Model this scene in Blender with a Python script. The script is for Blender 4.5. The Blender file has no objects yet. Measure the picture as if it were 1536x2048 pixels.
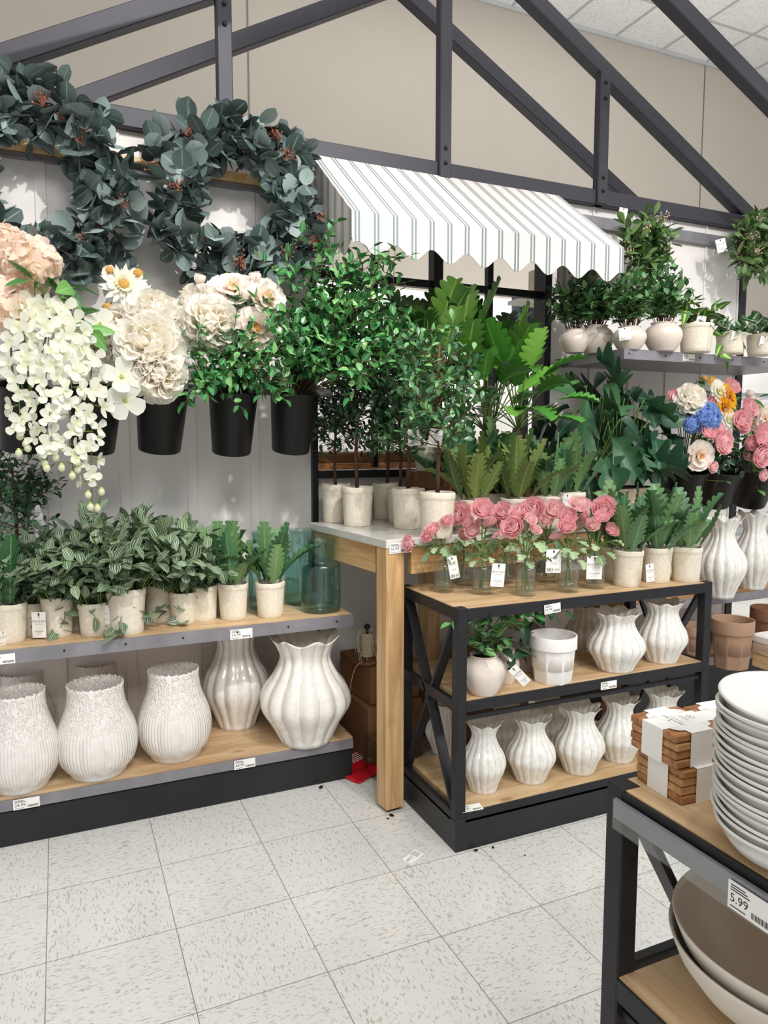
import bpy, math, random
import numpy as np
from mathutils import Vector, Matrix

# ------------------------------------------------------------------ scene basics
SC = bpy.context.scene
COL = SC.collection
PI = math.pi
CAMZ, FPX, PITCH, YAW = 1.2513, 1458.3, math.radians(5.556), math.radians(24.05)
_fw = np.array([math.sin(YAW) * math.cos(PITCH), math.cos(YAW) * math.cos(PITCH), -math.sin(PITCH)])
_rt = np.array([math.cos(YAW), -math.sin(YAW), 0.0])
_up = np.array([math.sin(YAW) * math.sin(PITCH), math.cos(YAW) * math.sin(PITCH), math.cos(PITCH)])
_O = np.array([0, 0, CAMZ])


def at(x, y, X=None, Y=None, Z=None):
    """the point of the place seen at photo pixel (x, y) on the plane X, Y or Z = const"""
    d = _fw + _rt * (x - 768) / FPX - _up * (y - 1024) / FPX
    t = X / d[0] if X is not None else Y / d[1] if Y is not None else (Z - CAMZ) / d[2]
    return _O + d * t


def depth(p):
    return float((np.asarray(p) - _O) @ _fw)


def mpp(p):
    return depth(p) / FPX


def stand(x, y, Z, w):
    """centre on surface Z of a round thing whose lowest visible pixel is (x, y) and whose base is w pixels wide"""
    p = at(x, y, Z=Z)
    r = w * mpp(p) / 2
    h = np.array([p[0], p[1], 0]); h /= np.linalg.norm(h)
    c = p + h * r * 0.97
    return np.array([c[0], c[1], Z]), r


def lin(c):
    c = c / 255.0
    return c / 12.92 if c <= 0.04045 else ((c + 0.055) / 1.055) ** 2.4


def rgb(h):
    return (lin(int(h[1:3], 16)), lin(int(h[3:5], 16)), lin(int(h[5:7], 16)), 1.0)


# ------------------------------------------------------------------ mesh builder
class MB:
    def __init__(s):
        s.V = []; s.F = []; s.UV = []; s.R = []; s.n = 0; s.MI = []; s.SM = []

    def add(s, V, F, UV=None, rnd=0.0, mi=0, smooth=True):
        V = np.asarray(V, float)
        n = len(V)
        s.V.append(V)
        s.UV.append(np.zeros((n, 2)) if UV is None else np.asarray(UV, float))
        s.R.append(np.full(n, rnd) if np.isscalar(rnd) else np.asarray(rnd, float))
        o = s.n
        s.F.extend([tuple(i + o for i in f) for f in F])
        s.MI.extend([mi] * len(F)); s.SM.extend([smooth] * len(F))
        s.n += n
        return s

    def put(s, T, M, rnd=0.0, mi=0, smooth=True):
        V, F, UV = T
        return s.add(V @ M[:3, :3].T + M[:3, 3], F, UV, rnd, mi, smooth)

    def box(s, c, d, rot=None, mi=0, bev=0.0):
        c = np.asarray(c, float); h = np.asarray(d, float) / 2
        if bev <= 0:
            V = np.array([[x, y, z] for x in (-1, 1) for y in (-1, 1) for z in (-1, 1)]) * h
            F = [(0, 1, 3, 2), (4, 6, 7, 5), (0, 4, 5, 1), (2, 3, 7, 6), (0, 2, 6, 4), (1, 5, 7, 3)]
        else:
            b = min(bev, h.min() * .9)
            V = []; idx = {}
            for sx in (-1, 1):
                for sy in (-1, 1):
                    for sz in (-1, 1):
                        for a in range(3):
                            q = [sx * (h[0] - b), sy * (h[1] - b), sz * (h[2] - b)]
                            q[a] = (sx, sy, sz)[a] * h[a]
                            idx[(sx, sy, sz, a)] = len(V); V.append(q)
            V = np.array(V); F = []
            S = (-1, 1)
            for a in range(3):
                b1, b2 = (a + 1) % 3, (a + 2) % 3
                for sg in S:
                    q = []
                    for (u, v) in ((-1, -1), (1, -1), (1, 1), (-1, 1)):
                        k = [0, 0, 0]; k[a] = sg; k[b1] = u; k[b2] = v
                        q.append(idx[(*k, a)])
                    F.append(tuple(q if sg > 0 else q[::-1]))
            for a in range(3):
                b1, b2 = (a + 1) % 3, (a + 2) % 3
                for u in S:
                    for v in S:
                        k1 = [0, 0, 0]; k1[b1] = u; k1[b2] = v; k2 = list(k1); k1[a] = -1; k2[a] = 1
                        q = [idx[(*k1, b1)], idx[(*k2, b1)], idx[(*k2, b2)], idx[(*k1, b2)]]
                        F.append(tuple(q if u * v < 0 else q[::-1]))
            for sx in S:
                for sy in S:
                    for sz in S:
                        q = [idx[(sx, sy, sz, a)] for a in range(3)]
                        F.append(tuple(q if sx * sy * sz > 0 else q[::-1]))
        if rot is not None:
            V = V @ np.asarray(rot)[:3, :3].T
        return s.add(V + c, F, None, 0.0, mi, False)

    def bar(s, a, b, w, d=None, upv=(0, 0, 1), mi=0, bev=0.002):
        a = np.asarray(a, float); b = np.asarray(b, float)
        L = np.linalg.norm(b - a); y = (b - a) / L
        u = np.asarray(upv, float)
        if abs(u @ y) > .99: u = np.array([0, 1.0, 0])
        x = np.cross(y, u); x /= np.linalg.norm(x); z = np.cross(x, y)
        return s.box((a + b) / 2, (w, L, d or w), np.stack([x, y, z], 1), mi, bev)

    def tube(s, P, r, seg=6, rnd=0.0, cap=True, mi=0):
        P = np.asarray(P, float); n = len(P)
        r = np.full(n, r) if np.isscalar(r) else np.asarray(r, float)
        T = np.gradient(P, axis=0); T /= np.linalg.norm(T, axis=1, keepdims=True) + 1e-9
        ref = np.array([0, 0, 1.0]) if abs(T[0][2]) < .9 else np.array([1.0, 0, 0])
        V = []
        x = np.cross(T[0], ref); x /= np.linalg.norm(x)
        for i in range(n):
            x = x - T[i] * (x @ T[i]); x /= np.linalg.norm(x) + 1e-9
            yv = np.cross(T[i], x)
            for k in range(seg):
                a = 2 * PI * k / seg
                V.append(P[i] + r[i] * (x * math.cos(a) + yv * math.sin(a)))
        F = []
        for i in range(n - 1):
            for k in range(seg):
                F.append((i * seg + k, i * seg + (k + 1) % seg, (i + 1) * seg + (k + 1) % seg, (i + 1) * seg + k))
        if cap:
            F.append(tuple(range(seg))[::-1]); F.append(tuple((n - 1) * seg + k for k in range(seg)))
        UV = [(k / seg, i / max(1, n - 1)) for i in range(n) for k in range(seg)]
        return s.add(V, F, UV, rnd, mi)

    def lathe(s, prof, seg=40, fn=None, capb=True, capt=False, mi=0, rfn=None, c=(0, 0, 0)):
        """prof [(r, z)], fn(theta, t, r, z) -> (r, z)"""
        n = len(prof); V = []; UV = []; R = []
        for i, (r, z) in enumerate(prof):
            for k in range(seg):
                a = 2 * PI * k / seg
                rr, zz = fn(a, i / (n - 1), r, z) if fn else (r, z)
                V.append((rr * math.cos(a) + c[0], rr * math.sin(a) + c[1], zz + c[2])); UV.append((k / seg, i / (n - 1)))
                R.append(rfn(a, i / (n - 1), r, z) if rfn else 0.0)
        F = [(i * seg + k, i * seg + (k + 1) % seg, (i + 1) * seg + (k + 1) % seg, (i + 1) * seg + k) for i in range(n - 1) for k in range(seg)]
        if capb: F.append(tuple(range(seg))[::-1])
        if capt: F.append(tuple((n - 1) * seg + k for k in range(seg)))
        return s.add(V, F, UV, R, mi)

    def ball(s, c, r, seg=8, rings=5, rnd=0.0, sc=(1, 1, 1), mi=0):
        V = []; F = []
        for i in range(rings + 1):
            t = PI * i / rings
            for k in range(seg):
                a = 2 * PI * k / seg
                V.append((c[0] + r * sc[0] * math.sin(t) * math.cos(a), c[1] + r * sc[1] * math.sin(t) * math.sin(a), c[2] - r * sc[2] * math.cos(t)))
        for i in range(rings):
            for k in range(seg):
                F.append((i * seg + k, i * seg + (k + 1) % seg, (i + 1) * seg + (k + 1) % seg, (i + 1) * seg + k))
        return s.add(V, F, None, rnd, mi)

    def mesh(s, name, mats):
        me = bpy.data.meshes.new(name)
        V = np.concatenate(s.V) if s.V else np.zeros((0, 3))
        me.from_pydata(V.tolist(), [], s.F)
        UV = np.concatenate(s.UV); R = np.concatenate(s.R)
        li = np.empty(len(me.loops), np.int32); me.loops.foreach_get('vertex_index', li)
        uvl = me.uv_layers.new(name='UVMap')
        uvl.data.foreach_set('uv', UV[li].astype(np.float32).ravel())
        a = me.attributes.new('rnd', 'FLOAT', 'POINT'); a.data.foreach_set('value', R.astype(np.float32))
        me.polygons.foreach_set('use_smooth', np.array(s.SM, dtype=bool))
        me.polygons.foreach_set('material_index', np.array(s.MI, dtype=np.int32))
        for m in (mats if isinstance(mats, (list, tuple)) else [mats]): me.materials.append(m)
        me.update()
        return me


# ------------------------------------------------------------------ objects
def thing(name, label, cat, loc=(0, 0, 0), rz=0.0, group=None, sc=1.0):
    o = bpy.data.objects.new(name, None); COL.objects.link(o)
    o.empty_display_size = .05
    o.location = loc; o.rotation_euler = (0, 0, rz); o.scale = (sc, sc, sc)
    o['label'] = label; o['category'] = cat
    if group: o['group'] = group
    return o


def part(name, mb, mats, parent=None, loc=(0, 0, 0), rot=(0, 0, 0), label=None):
    me = mb if isinstance(mb, bpy.types.Mesh) else mb.mesh(name, mats)
    o = bpy.data.objects.new(name, me); COL.objects.link(o)
    o.parent = parent; o.location = loc; o.rotation_euler = rot
    if label: o['label'] = label
    return o


def single(name, mb, mats, label, cat, loc=(0, 0, 0), rz=0.0, group=None):
    o = part(name, mb, mats, None, loc, (0, 0, rz))
    o['label'] = label; o['category'] = cat
    if group: o['group'] = group
    return o


def struct(name, mb, mats, parent=None, loc=(0, 0, 0)):
    o = part(name, mb, mats, parent, loc)
    if parent is None: o['kind'] = 'structure'
    return o


def dup(root, loc, rz=None, label=None, group=None, sc=None, skip=()):
    def cp(o, par):
        c = o.copy(); COL.objects.link(c); c.parent = par
        for ch in list(o.children):
            if ch.name.split('.')[0] not in skip: cp(ch, c)
        return c
    r = cp(root, None)
    r.location = loc
    if rz is not None: r.rotation_euler = (0, 0, rz)
    if label: r['label'] = label
    if group: r['group'] = group
    if sc: r.scale = (sc, sc, sc) if np.isscalar(sc) else sc
    return r


# ------------------------------------------------------------------ leaf / petal templates
def leaf(prof, nl=6, nw=1, L=1.0, W=.5, bend=0.0, fold=.15, skew=0.0, ruf=0.0, cup=0.0, ph=0.0):
    V = []; UV = []; y = z = 0.0
    for i in range(nl + 1):
        t = i / nl
        if i:
            a = bend * (t - .5 / nl); y += math.cos(a) * L / nl; z += math.sin(a) * L / nl
        w = max(prof(t), .004) * W / 2
        for j in range(-nw, nw + 1):
            q = j / nw
            V.append((q * w, y + skew * abs(q) * w, z + fold * abs(q) * w + cup * q * q * w + ruf * abs(q) * math.sin(9 * t + ph + 2.2 * q) * W * .3 + ruf * t * math.sin(7 * q + ph) * W * .15))
            UV.append((.5 + q * .5, t))
    m = 2 * nw + 1
    F = [(i * m + j, i * m + j + 1, (i + 1) * m + j + 1, (i + 1) * m + j) for i in range(nl) for j in range(2 * nw)]
    return (np.array(V), F, np.array(UV))


def ovate(t): return math.sin(PI * min(1, t ** .75)) ** .85 if 0 < t < 1 else 0
def obovate(t): return math.sin(PI * t ** 1.5) ** .8 if 0 < t < 1 else 0
def rounded(t): return (1 - (2 * t - 1) ** 2) ** .5 if 0 < t < 1 else .08
def petalp(t): return (.35 + .65 * math.sin(PI * .5 * min(1, t * 1.5))) * (1 if t < .8 else math.sqrt(max(0, 1 - ((t - .8) / .21) ** 2)))
def heart(t): return 1.0 * (1 - t) ** .65 * (1.0 if t > .08 else .6)
def lobed(n, deep):
    def f(t):
        env = (min(1, t / .22) * .8 + .2) * math.sqrt(max(0, 1 - max(0, (t - .35) / .65) ** 2.2))
        s = abs(math.sin(PI * n * t)) ** .7
        return env * (1 - deep + deep * s)
    return f


def xf(p, d, up, s=1.0, sx=1.0):
    y = np.asarray(d, float); y = y / (np.linalg.norm(y) + 1e-9)
    u = np.asarray(up, float)
    x = np.cross(y, u); n = np.linalg.norm(x)
    if n < 1e-4: x = np.cross(y, [1, .3, .2]); n = np.linalg.norm(x)
    x /= n; z = np.cross(x, y)
    M = np.eye(4); M[:3, 0] = x * s * sx; M[:3, 1] = y * s; M[:3, 2] = z * s; M[:3, 3] = p
    return M


def zx(p, axis, s=1.0, spin=0.0):
    """matrix whose local z points along axis"""
    z = np.array(axis, float); z /= np.linalg.norm(z)
    r = np.array([0, 0, 1.0]) if abs(z[2]) < .95 else np.array([0, 1.0, 0])
    x = np.cross(r, z); x /= np.linalg.norm(x); y = np.cross(z, x)
    c, sn = math.cos(spin), math.sin(spin)
    M = np.eye(4); M[:3, 0] = (x * c + y * sn) * s; M[:3, 1] = (y * c - x * sn) * s; M[:3, 2] = z * s; M[:3, 3] = p
    return M


def bez(a, b, c, n):
    t = np.linspace(0, 1, n)[:, None]
    return (1 - t) ** 2 * np.asarray(a) + 2 * t * (1 - t) * np.asarray(b) + t * t * np.asarray(c)


def V3(*a): return np.array(a, float)
def rv(g, s=1.0): return np.array([g.gauss(0, s), g.gauss(0, s), g.gauss(0, s)])


def twig(ml, ms, P, tm, size, gap, g, t0=.15, out=.8, up=.5, r0=.002, r1=.0008, seg=5, pair=False, jit=.25, tip=True):
    """stem along P with leaves of templates tm"""
    P = np.asarray(P)
    ms.tube(P, np.linspace(r0, r1, len(P)), seg)
    L = np.concatenate([[0], np.cumsum(np.linalg.norm(np.diff(P, axis=0), axis=1))])
    tot = L[-1]; s = tot * t0; k = 0; az = g.random() * 6.28
    def pos(q): return np.array([np.interp(q, L, P[:, i]) for i in range(3)])
    while s < tot:
        p = pos(s); d = pos(min(tot, s + .01)) - pos(max(0, s - .01)); d /= np.linalg.norm(d) + 1e-9
        x = np.cross(d, [0, 0, 1.0]); x = x / (np.linalg.norm(x) + 1e-6); y = np.cross(x, d)
        for q in ((0, PI) if pair else (0,)):
            a = az + q
            o = x * math.cos(a) + y * math.sin(a)
            dd = d * (1 - out * .6) + o * out + rv(g, jit)
            nn = V3(0, 0, up) + d * .35 + rv(g, .3) - o * .1
            ml.put(g.choice(tm), xf(p, dd, nn, size * g.uniform(.75, 1.15)), g.random())
        az += 2.4 if not pair else 1.57
        s += gap * g.uniform(.7, 1.3); k += 1
    if tip:
        d = P[-1] - P[-2]
        ml.put(g.choice(tm), xf(P[-1], d + rv(g, .01), V3(0, 0, 1) + rv(g, .2), size), g.random())


# ------------------------------------------------------------------ text
_TX = {}


def textgeo(s, shear=0.0):
    k = (s, shear)
    if k not in _TX:
        cu = bpy.data.curves.new('lettering', 'FONT'); cu.body = s; cu.size = 1.0; cu.shear = shear; cu.resolution_u = 3
        ob = bpy.data.objects.new('lettering', cu); COL.objects.link(ob)
        bpy.context.view_layer.update()
        me = bpy.data.meshes.new_from_object(ob.evaluated_get(bpy.context.evaluated_depsgraph_get()))
        V = np.array([v.co[:] for v in me.vertices]); F = [tuple(p.vertices) for p in me.polygons]
        bpy.data.objects.remove(ob); bpy.data.curves.remove(cu); bpy.data.meshes.remove(me)
        _TX[k] = (V, F)
    return _TX[k]


def put_text(mb, s, x, z, h, y, shear=0.0, center=False, sx=1.0):
    """lettering facing -y, h = cap height"""
    V, F = textgeo(s, shear)
    k = h / .7
    W = V[:, 0].max() - V[:, 0].min()
    x0 = x - (W * k * sx / 2 if center else 0) - V[:, 0].min() * k * sx
    U = np.stack([V[:, 0] * k * sx + x0, np.full(len(V), y), V[:, 1] * k + z], 1)
    mb.add(U, F, None, 0, 0, False)


def strip(mb, x0, x1, z0, z1, y):
    mb.add([(x0, y, z0), (x1, y, z0), (x1, y, z1), (x0, y, z1)], [(0, 1, 2, 3)], None, 0, 0, False)
# ------------------------------------------------------------------ materials
class NT:
    def __init__(s, name):
        s.m = bpy.data.materials.new(name); s.m.use_nodes = True
        s.t = s.m.node_tree; s.b = s.t.nodes['Principled BSDF']

    def n(s, typ, **kw):
        nd = s.t.nodes.new(typ)
        for k, v in kw.items():
            if k.startswith('_'): nd.inputs[k[1:]].default_value = v
            else: setattr(nd, k, v)
        return nd

    def l(s, a, b): s.t.links.new(a, b)

    def setp(s, **kw):
        for k, v in kw.items(): s.b.inputs[k.replace('_', ' ')].default_value = v
        return s

    def math(s, op, a, b=None, c=None):
        nd = s.n('ShaderNodeMath', operation=op)
        for i, q in enumerate((a, b, c)):
            if q is None: continue
            if isinstance(q, (int, float)): nd.inputs[i].default_value = q
            else: s.l(q, nd.inputs[i])
        return nd.outputs[0]

    def ramp(s, fac, stops, interp='LINEAR'):
        nd = s.n('ShaderNodeValToRGB'); cr = nd.color_ramp; cr.interpolation = interp
        while len(cr.elements) < len(stops): cr.elements.new(.5)
        for e, (p, c) in zip(cr.elements, stops): e.position = p; e.color = rgb(c) if isinstance(c, str) else c
        s.l(fac, nd.inputs[0]); return nd.outputs[0]

    def mix(s, f, a, b, mode='MIX'):
        nd = s.n('ShaderNodeMix', data_type='RGBA', blend_type=mode)
        for i, q in ((0, f), (6, a), (7, b)):
            if isinstance(q, (int, float)): nd.inputs[i].default_value = q
            elif isinstance(q, str): nd.inputs[i].default_value = rgb(q)
            elif isinstance(q, tuple): nd.inputs[i].default_value = q
            else: s.l(q, nd.inputs[i])
        return nd.outputs[2]

    def obj(s, sc=(1, 1, 1), rot=(0, 0, 0), kind='Object'):
        tc = s.n('ShaderNodeTexCoord'); mp = s.n('ShaderNodeMapping')
        mp.inputs['Scale'].default_value = sc; mp.inputs['Rotation'].default_value = rot
        s.l(tc.outputs[kind], mp.inputs[0]); return mp.outputs[0]

    def noise(s, vec, scale, detail=3, rough=.5, dist=0.0):
        nd = s.n('ShaderNodeTexNoise', _Scale=scale, _Detail=detail, _Roughness=rough, _Distortion=dist)
        s.l(vec, nd.inputs['Vector']); return nd.outputs['Fac']

    def bump(s, h, strength=.3, dist=.002):
        nd = s.n('ShaderNodeBump', _Strength=strength, _Distance=dist)
        s.l(h, nd.inputs['Height']); s.l(nd.outputs[0], s.b.inputs['Normal'])

    def col(s, c): s.l(c, s.b.inputs['Base Color'])

    def attr(s, nm='rnd'):
        nd = s.n('ShaderNodeAttribute', attribute_name=nm); return nd.outputs['Fac']

    def uv(s):
        nd = s.n('ShaderNodeUVMap'); sp = s.n('ShaderNodeSeparateXYZ'); s.l(nd.outputs[0], sp.inputs[0]); return sp.outputs[0], sp.outputs[1]


def plain(name, c, rough=.5, metal=0.0, spec=.5, var=.06, vs=30, bump=0.0, bs=200):
    t = NT(name); t.setp(Roughness=rough, Metallic=metal, Specular_IOR_Level=spec)
    f = t.noise(t.obj(), vs, 4)
    a = rgb(c); lo = tuple(v * (1 - var) for v in a[:3]) + (1,); hi = tuple(min(1, v * (1 + var)) for v in a[:3]) + (1,)
    t.col(t.ramp(f, [(.3, lo), (.7, hi)]))
    if bump: t.bump(t.noise(t.obj(), bs, 3), bump)
    return t.m


def wood(name, c0, c1, c2, axis='x', rough=.45, sc=1.0, knots=True):
    t = NT(name); t.setp(Roughness=rough)
    S = {'x': (1.2, 14, 14), 'y': (14, 1.2, 14), 'z': (14, 14, 1.2)}[axis]
    v = t.obj(tuple(q * sc for q in S))
    f1 = t.noise(v, 2.2, 6, .62, .8)
    f2 = t.noise(t.obj(tuple(q * sc * 3 for q in S)), 6, 3, .6)
    c = t.ramp(f1, [(.32, c2), (.47, c1), (.6, c0)])
    c = t.mix(t.math('MULTIPLY', f2, .35), c, c2, 'MIX')
    if knots:
        vo = t.n('ShaderNodeTexVoronoi', _Scale=3.2 * sc); S2 = {'x': (1, 2.2, 2.2), 'y': (2.2, 1, 2.2), 'z': (2.2, 2.2, 1)}[axis]
        t.l(t.obj(S2), vo.inputs['Vector'])
        k = t.ramp(vo.outputs['Distance'], [(.04, '#ffffff'), (.10, '#000000')])
        c = t.mix(t.math('MULTIPLY', k, .55), c, '#6b4526')
    t.col(c); t.bump(f1, .12, .001)
    return t.m


def leafmat(name, dark, mid, light, vein=None, rough=.4, stripes=None, centre=None, side=None, spec=.5, trans=0.0):
    t = NT(name); t.setp(Roughness=rough, Specular_IOR_Level=spec)
    r = t.attr(); u, v = t.uv()
    c = t.ramp(r, [(0, dark), (.55, mid), (1, light)])
    a = t.math('ABSOLUTE', t.math('SUBTRACT', u, .5))
    if stripes:
        w = t.math('SINE', t.math('MULTIPLY', t.math('DIVIDE', a, t.math('ADD', t.math('SINE', t.math('MULTIPLY', v, 3.0)), .35)), 46.0))
        c = t.mix(t.ramp(w, [(.45, '#000000'), (.75, '#ffffff')]), c, stripes)
    if side:
        w = t.math('SINE', t.math('MULTIPLY', t.math('SUBTRACT', v, t.math('MULTIPLY', a, .7)), 60.0))
        c = t.mix(t.ramp(w, [(.86, '#000000'), (1.0, '#9a9a9a')]), c, side)
    if centre:
        q = t.math('ADD', a, t.math('MULTIPLY', t.noise(t.obj(), 60, 2), .12))
        c = t.mix(t.ramp(q, [(.1, '#ffffff'), (.22, '#000000')]), c, centre)
    if vein:
        c = t.mix(t.ramp(a, [(.018, '#ffffff'), (.05, '#000000')]), c, vein)
    t.col(c)
    if trans: t.setp(Subsurface_Weight=trans, Subsurface_Radius=(.01, .02, .005), Subsurface_Scale=.05)
    f = t.noise(t.obj(), 90, 2); t.bump(f, .15, .001)
    return t.m


def petal(name, core, mid, tip, rough=.6):
    t = NT(name); t.setp(Roughness=rough, Specular_IOR_Level=.25)
    u, v = t.uv(); r = t.attr()
    f = t.math('ADD', t.math('MULTIPLY', v, .55), t.math('MULTIPLY', r, .45))
    c = t.ramp(f, [(.12, core), (.5, mid), (.95, tip)]); t.col(c)
    tr = t.n('ShaderNodeBsdfTranslucent'); t.l(c, tr.inputs[0]); mx = t.n('ShaderNodeMixShader', _Fac=.5)
    out = t.t.nodes['Material Output']; t.l(t.b.outputs[0], mx.inputs[1]); t.l(tr.outputs[0], mx.inputs[2]); t.l(mx.outputs[0], out.inputs[0])
    return t.m


def glaze(name, c, line, dark, rough=.09, bump=.3, ribs=False):
    t = NT(name); t.setp(Roughness=rough, Specular_IOR_Level=.5, Coat_Weight=.25, Coat_Roughness=.05)
    f = t.noise(t.obj(), 9, 4, .6); f2 = t.noise(t.obj(), 160, 3, .7)
    cc = t.ramp(f, [(.3, dark), (.62, c)])
    cc = t.mix(t.ramp(f2, [(.62, '#000000'), (.75, '#404040')]), cc, line)
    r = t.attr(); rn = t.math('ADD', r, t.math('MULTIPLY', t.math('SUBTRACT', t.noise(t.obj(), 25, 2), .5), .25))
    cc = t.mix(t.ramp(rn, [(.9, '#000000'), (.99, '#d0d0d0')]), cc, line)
    t.col(cc)
    if ribs:
        u, v = t.uv(); tc = t.obj()
        sp = t.n('ShaderNodeSeparateXYZ'); t.l(tc, sp.inputs[0])
        w = t.math('SINE', t.math('MULTIPLY', u, 2 * PI * 70)); 
        top = t.ramp(v, [(.43, '#000000'), (.56, '#ffffff')])
        vo = t.n('ShaderNodeTexNoise', _Scale=26, _Detail=1.0, _Distortion=1.4); t.l(t.obj((1, 1, .55)), vo.inputs['Vector'])
        h = t.mix(top, t.math('MULTIPLY', t.math('ADD', w, 1), .35), t.math('MULTIPLY', t.ramp(vo.outputs['Fac'], [(.42, '#000000'), (.56, '#ffffff')]), 1.3))
        t.bump(h, .6, .005)
    else:
        t.bump(f, bump, .004)
    return t.m


def glass(name, c, rough=.0):
    t = NT(name); t.setp(Base_Color=rgb(c), Roughness=rough, Transmission_Weight=1.0, IOR=1.45)
    return t.m


def thin_glass(name, c):
    t = NT(name); g = t.n('ShaderNodeBsdfGlossy', _Roughness=.03); tr = t.n('ShaderNodeBsdfTransparent', _Color=rgb(c)); lw = t.n('ShaderNodeLayerWeight', _Blend=.5)
    mx = t.n('ShaderNodeMixShader'); t.l(t.math('MULTIPLY_ADD', t.math('POWER', lw.outputs['Facing'], 2.6), .6, .05), mx.inputs[0]); t.l(tr.outputs[0], mx.inputs[1]); t.l(g.outputs[0], mx.inputs[2])
    t.l(mx.outputs[0], t.t.nodes['Material Output'].inputs[0]); t.t.nodes.remove(t.b)
    return t.m


M = {}
M['black'] = plain('black_metal', '#26262a', .45, .3, .4, .15, 12)
M['truss'] = plain('charcoal_metal', '#3b3a41', .5, .2, .4, .06, 6)
M['base'] = plain('black_laminate', '#1d1e20', .4, 0, .4, .25, 5)
M['rail'] = plain('gunmetal', '#8b898f', .38, .35, .5, .15, 14)
M['bucket'] = plain('black_plastic', '#101011', .42, 0, .35, .1)
M['white_paint'] = plain('white_paint', '#e6e2de', .5, 0, .3, .02, 3)
M['beige_wall'] = plain('beige_paint', '#bcb5aa', .75, 0, .2, .02, 1.5)
M['paper'] = plain('paper', '#f4f2ee', .7, 0, .2, .02)
M['tag_dark'] = plain('dark_card', '#232325', .6)
M['ink'] = plain('ink', '#1c1c1e', .7)
M['ink2'] = plain('grey_ink', '#77736e', .7)
M['soil'] = plain('soil', '#2a211a', .9, 0, .1, .4, 120, .6)
M['stem'] = plain('green_stem', '#5f7a3d', .5, 0, .3, .2, 60)
M['twig'] = plain('brown_twig', '#5b4433', .7, 0, .2, .25, 60, .3)
M['bark'] = plain('bark', '#5a4334', .75, 0, .2, .3, 80, .5)
M['oak'] = wood('oak_shelf', '#dabf98', '#ccac82', '#b3906a', 'x')
M['oaky'] = wood('oak_shelf_cross', '#dcb98a', '#cda574', '#b58a5b', 'y')
M['tan'] = wood('tan_shelf', '#b98f66', '#a97d55', '#8d6442', 'x')
M['pine'] = wood('light_pine', '#e3c596', '#d6b47f', '#bd955f', 'y', .4, 1.0, False)
M['legz'] = wood('elm_leg', '#dcb98a', '#c9a271', '#a88153', 'z', .5, .8)
M['legx'] = wood('elm_rail', '#dab684', '#c69d6a', '#a37b4d', 'x', .5, .8)
M['legy'] = wood('elm_rail_cross', '#dab684', '#c69d6a', '#a37b4d', 'y', .5, .8)
M['crate'] = wood('crate_wood', '#8f6138', '#7a4f2b', '#5b381d', 'x', .6, .7)
M['acacia'] = wood('acacia', '#c08a58', '#a56f40', '#7d4d29', 'x', .4, 2.2, False)
M['acacia_pale'] = wood('acacia_pale', '#d6a873', '#bf8d58', '#96683c', 'x', .4, 2.2, False)
M['birch'] = wood('birch_planter', '#d8c0aa', '#cbb09a', '#b2957f', 'x', .6, 1.0, False)
M['card'] = plain('cardboard', '#8a6446', .8, 0, .1, .1, 8)
M['tape'] = plain('packing_tape', '#a98a68', .3, 0, .5)
M['twine'] = plain('twine', '#cfc0a4', .9, 0, .1, .15, 200, .4)
M['red'] = plain('red_film', '#c01824', .3, 0, .5, .08)
M['cream_pot'] = plain('satin_cream', '#e2d6cb', .32, 0, .5, .02, 6)
M['taupe_pot'] = plain('taupe_stoneware', '#d8cbc0', .35, 0, .5, .03, 8)
M['speck'] = plain('white_planter', '#ece9e4', .55, 0, .3, .03, 60)
M['grey_speck'] = plain('grey_planter', '#b4aba3', .55, 0, .3, .03, 60)
M['clay'] = plain('tan_planter', '#a5856d', .6, 0, .3, .04, 20)
M['clay_dark'] = plain('brown_planter', '#7d573f', .6, 0, .3, .04, 20)
M['plate'] = plain('stone_glaze', '#e3e2dc', .12, 0, .5, .015, 8)
M['bowl_out'] = plain('cream_matte', '#ddd5c9', .5, 0, .4, .02, 6)
M['bowl_in'] = plain('taupe_glaze', '#c4bbb0', .32, 0, .5, .03, 10)
M['marble'] = None
M['jar'] = thin_glass('aqua_glass', '#e6f5f3')
M['clear'] = thin_glass('clear_glass', '#fcfefd')
M['water'] = thin_glass('clear_water', '#fafcf7')
M['acrylic'] = thin_glass('acrylic', '#fafcfc')
M['glz'] = glaze('white_crackle_glaze', '#efede6', '#8d6f57', '#dcdad2')
M['glz_big'] = glaze('ivory_crackle_glaze', '#efece5', '#b9a894', '#e0dcd3', .1)
M['glz_tex'] = glaze('textured_glaze', '#f2eee8', '#b9a894', '#e6e0d8', .16, .15, True)
M['glz_dim'] = glaze('shaded_crackle_glaze', '#d8d3ca', '#9a8875', '#c4beb4', .12)  # white crackle glaze with shade put into its colour, for the rear vase
# crackled ivory pot
t = NT('crackled_pot'); t.setp(Roughness=.6, Specular_IOR_Level=.3)
vo = t.n('ShaderNodeTexVoronoi', feature='DISTANCE_TO_EDGE', _Scale=230); t.l(t.obj((1, 1, 1)), vo.inputs['Vector'])
f = t.noise(t.obj(), 14, 4, .6)
c = t.ramp(f, [(.3, '#ded4bd'), (.7, '#f1eada')])
crk = t.ramp(vo.outputs['Distance'], [(.02, '#ffffff'), (.09, '#000000')])
fm = t.ramp(t.noise(t.obj(), 22, 2), [(.4, '#202020'), (.65, '#a0a0a0')])
t.col(t.mix(t.mix(1.0, crk, fm, 'MULTIPLY'), c, '#b09a76')); t.bump(t.noise(t.obj(), 110, 4, .7), .45, .003)
M['pot'] = t.m
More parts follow.
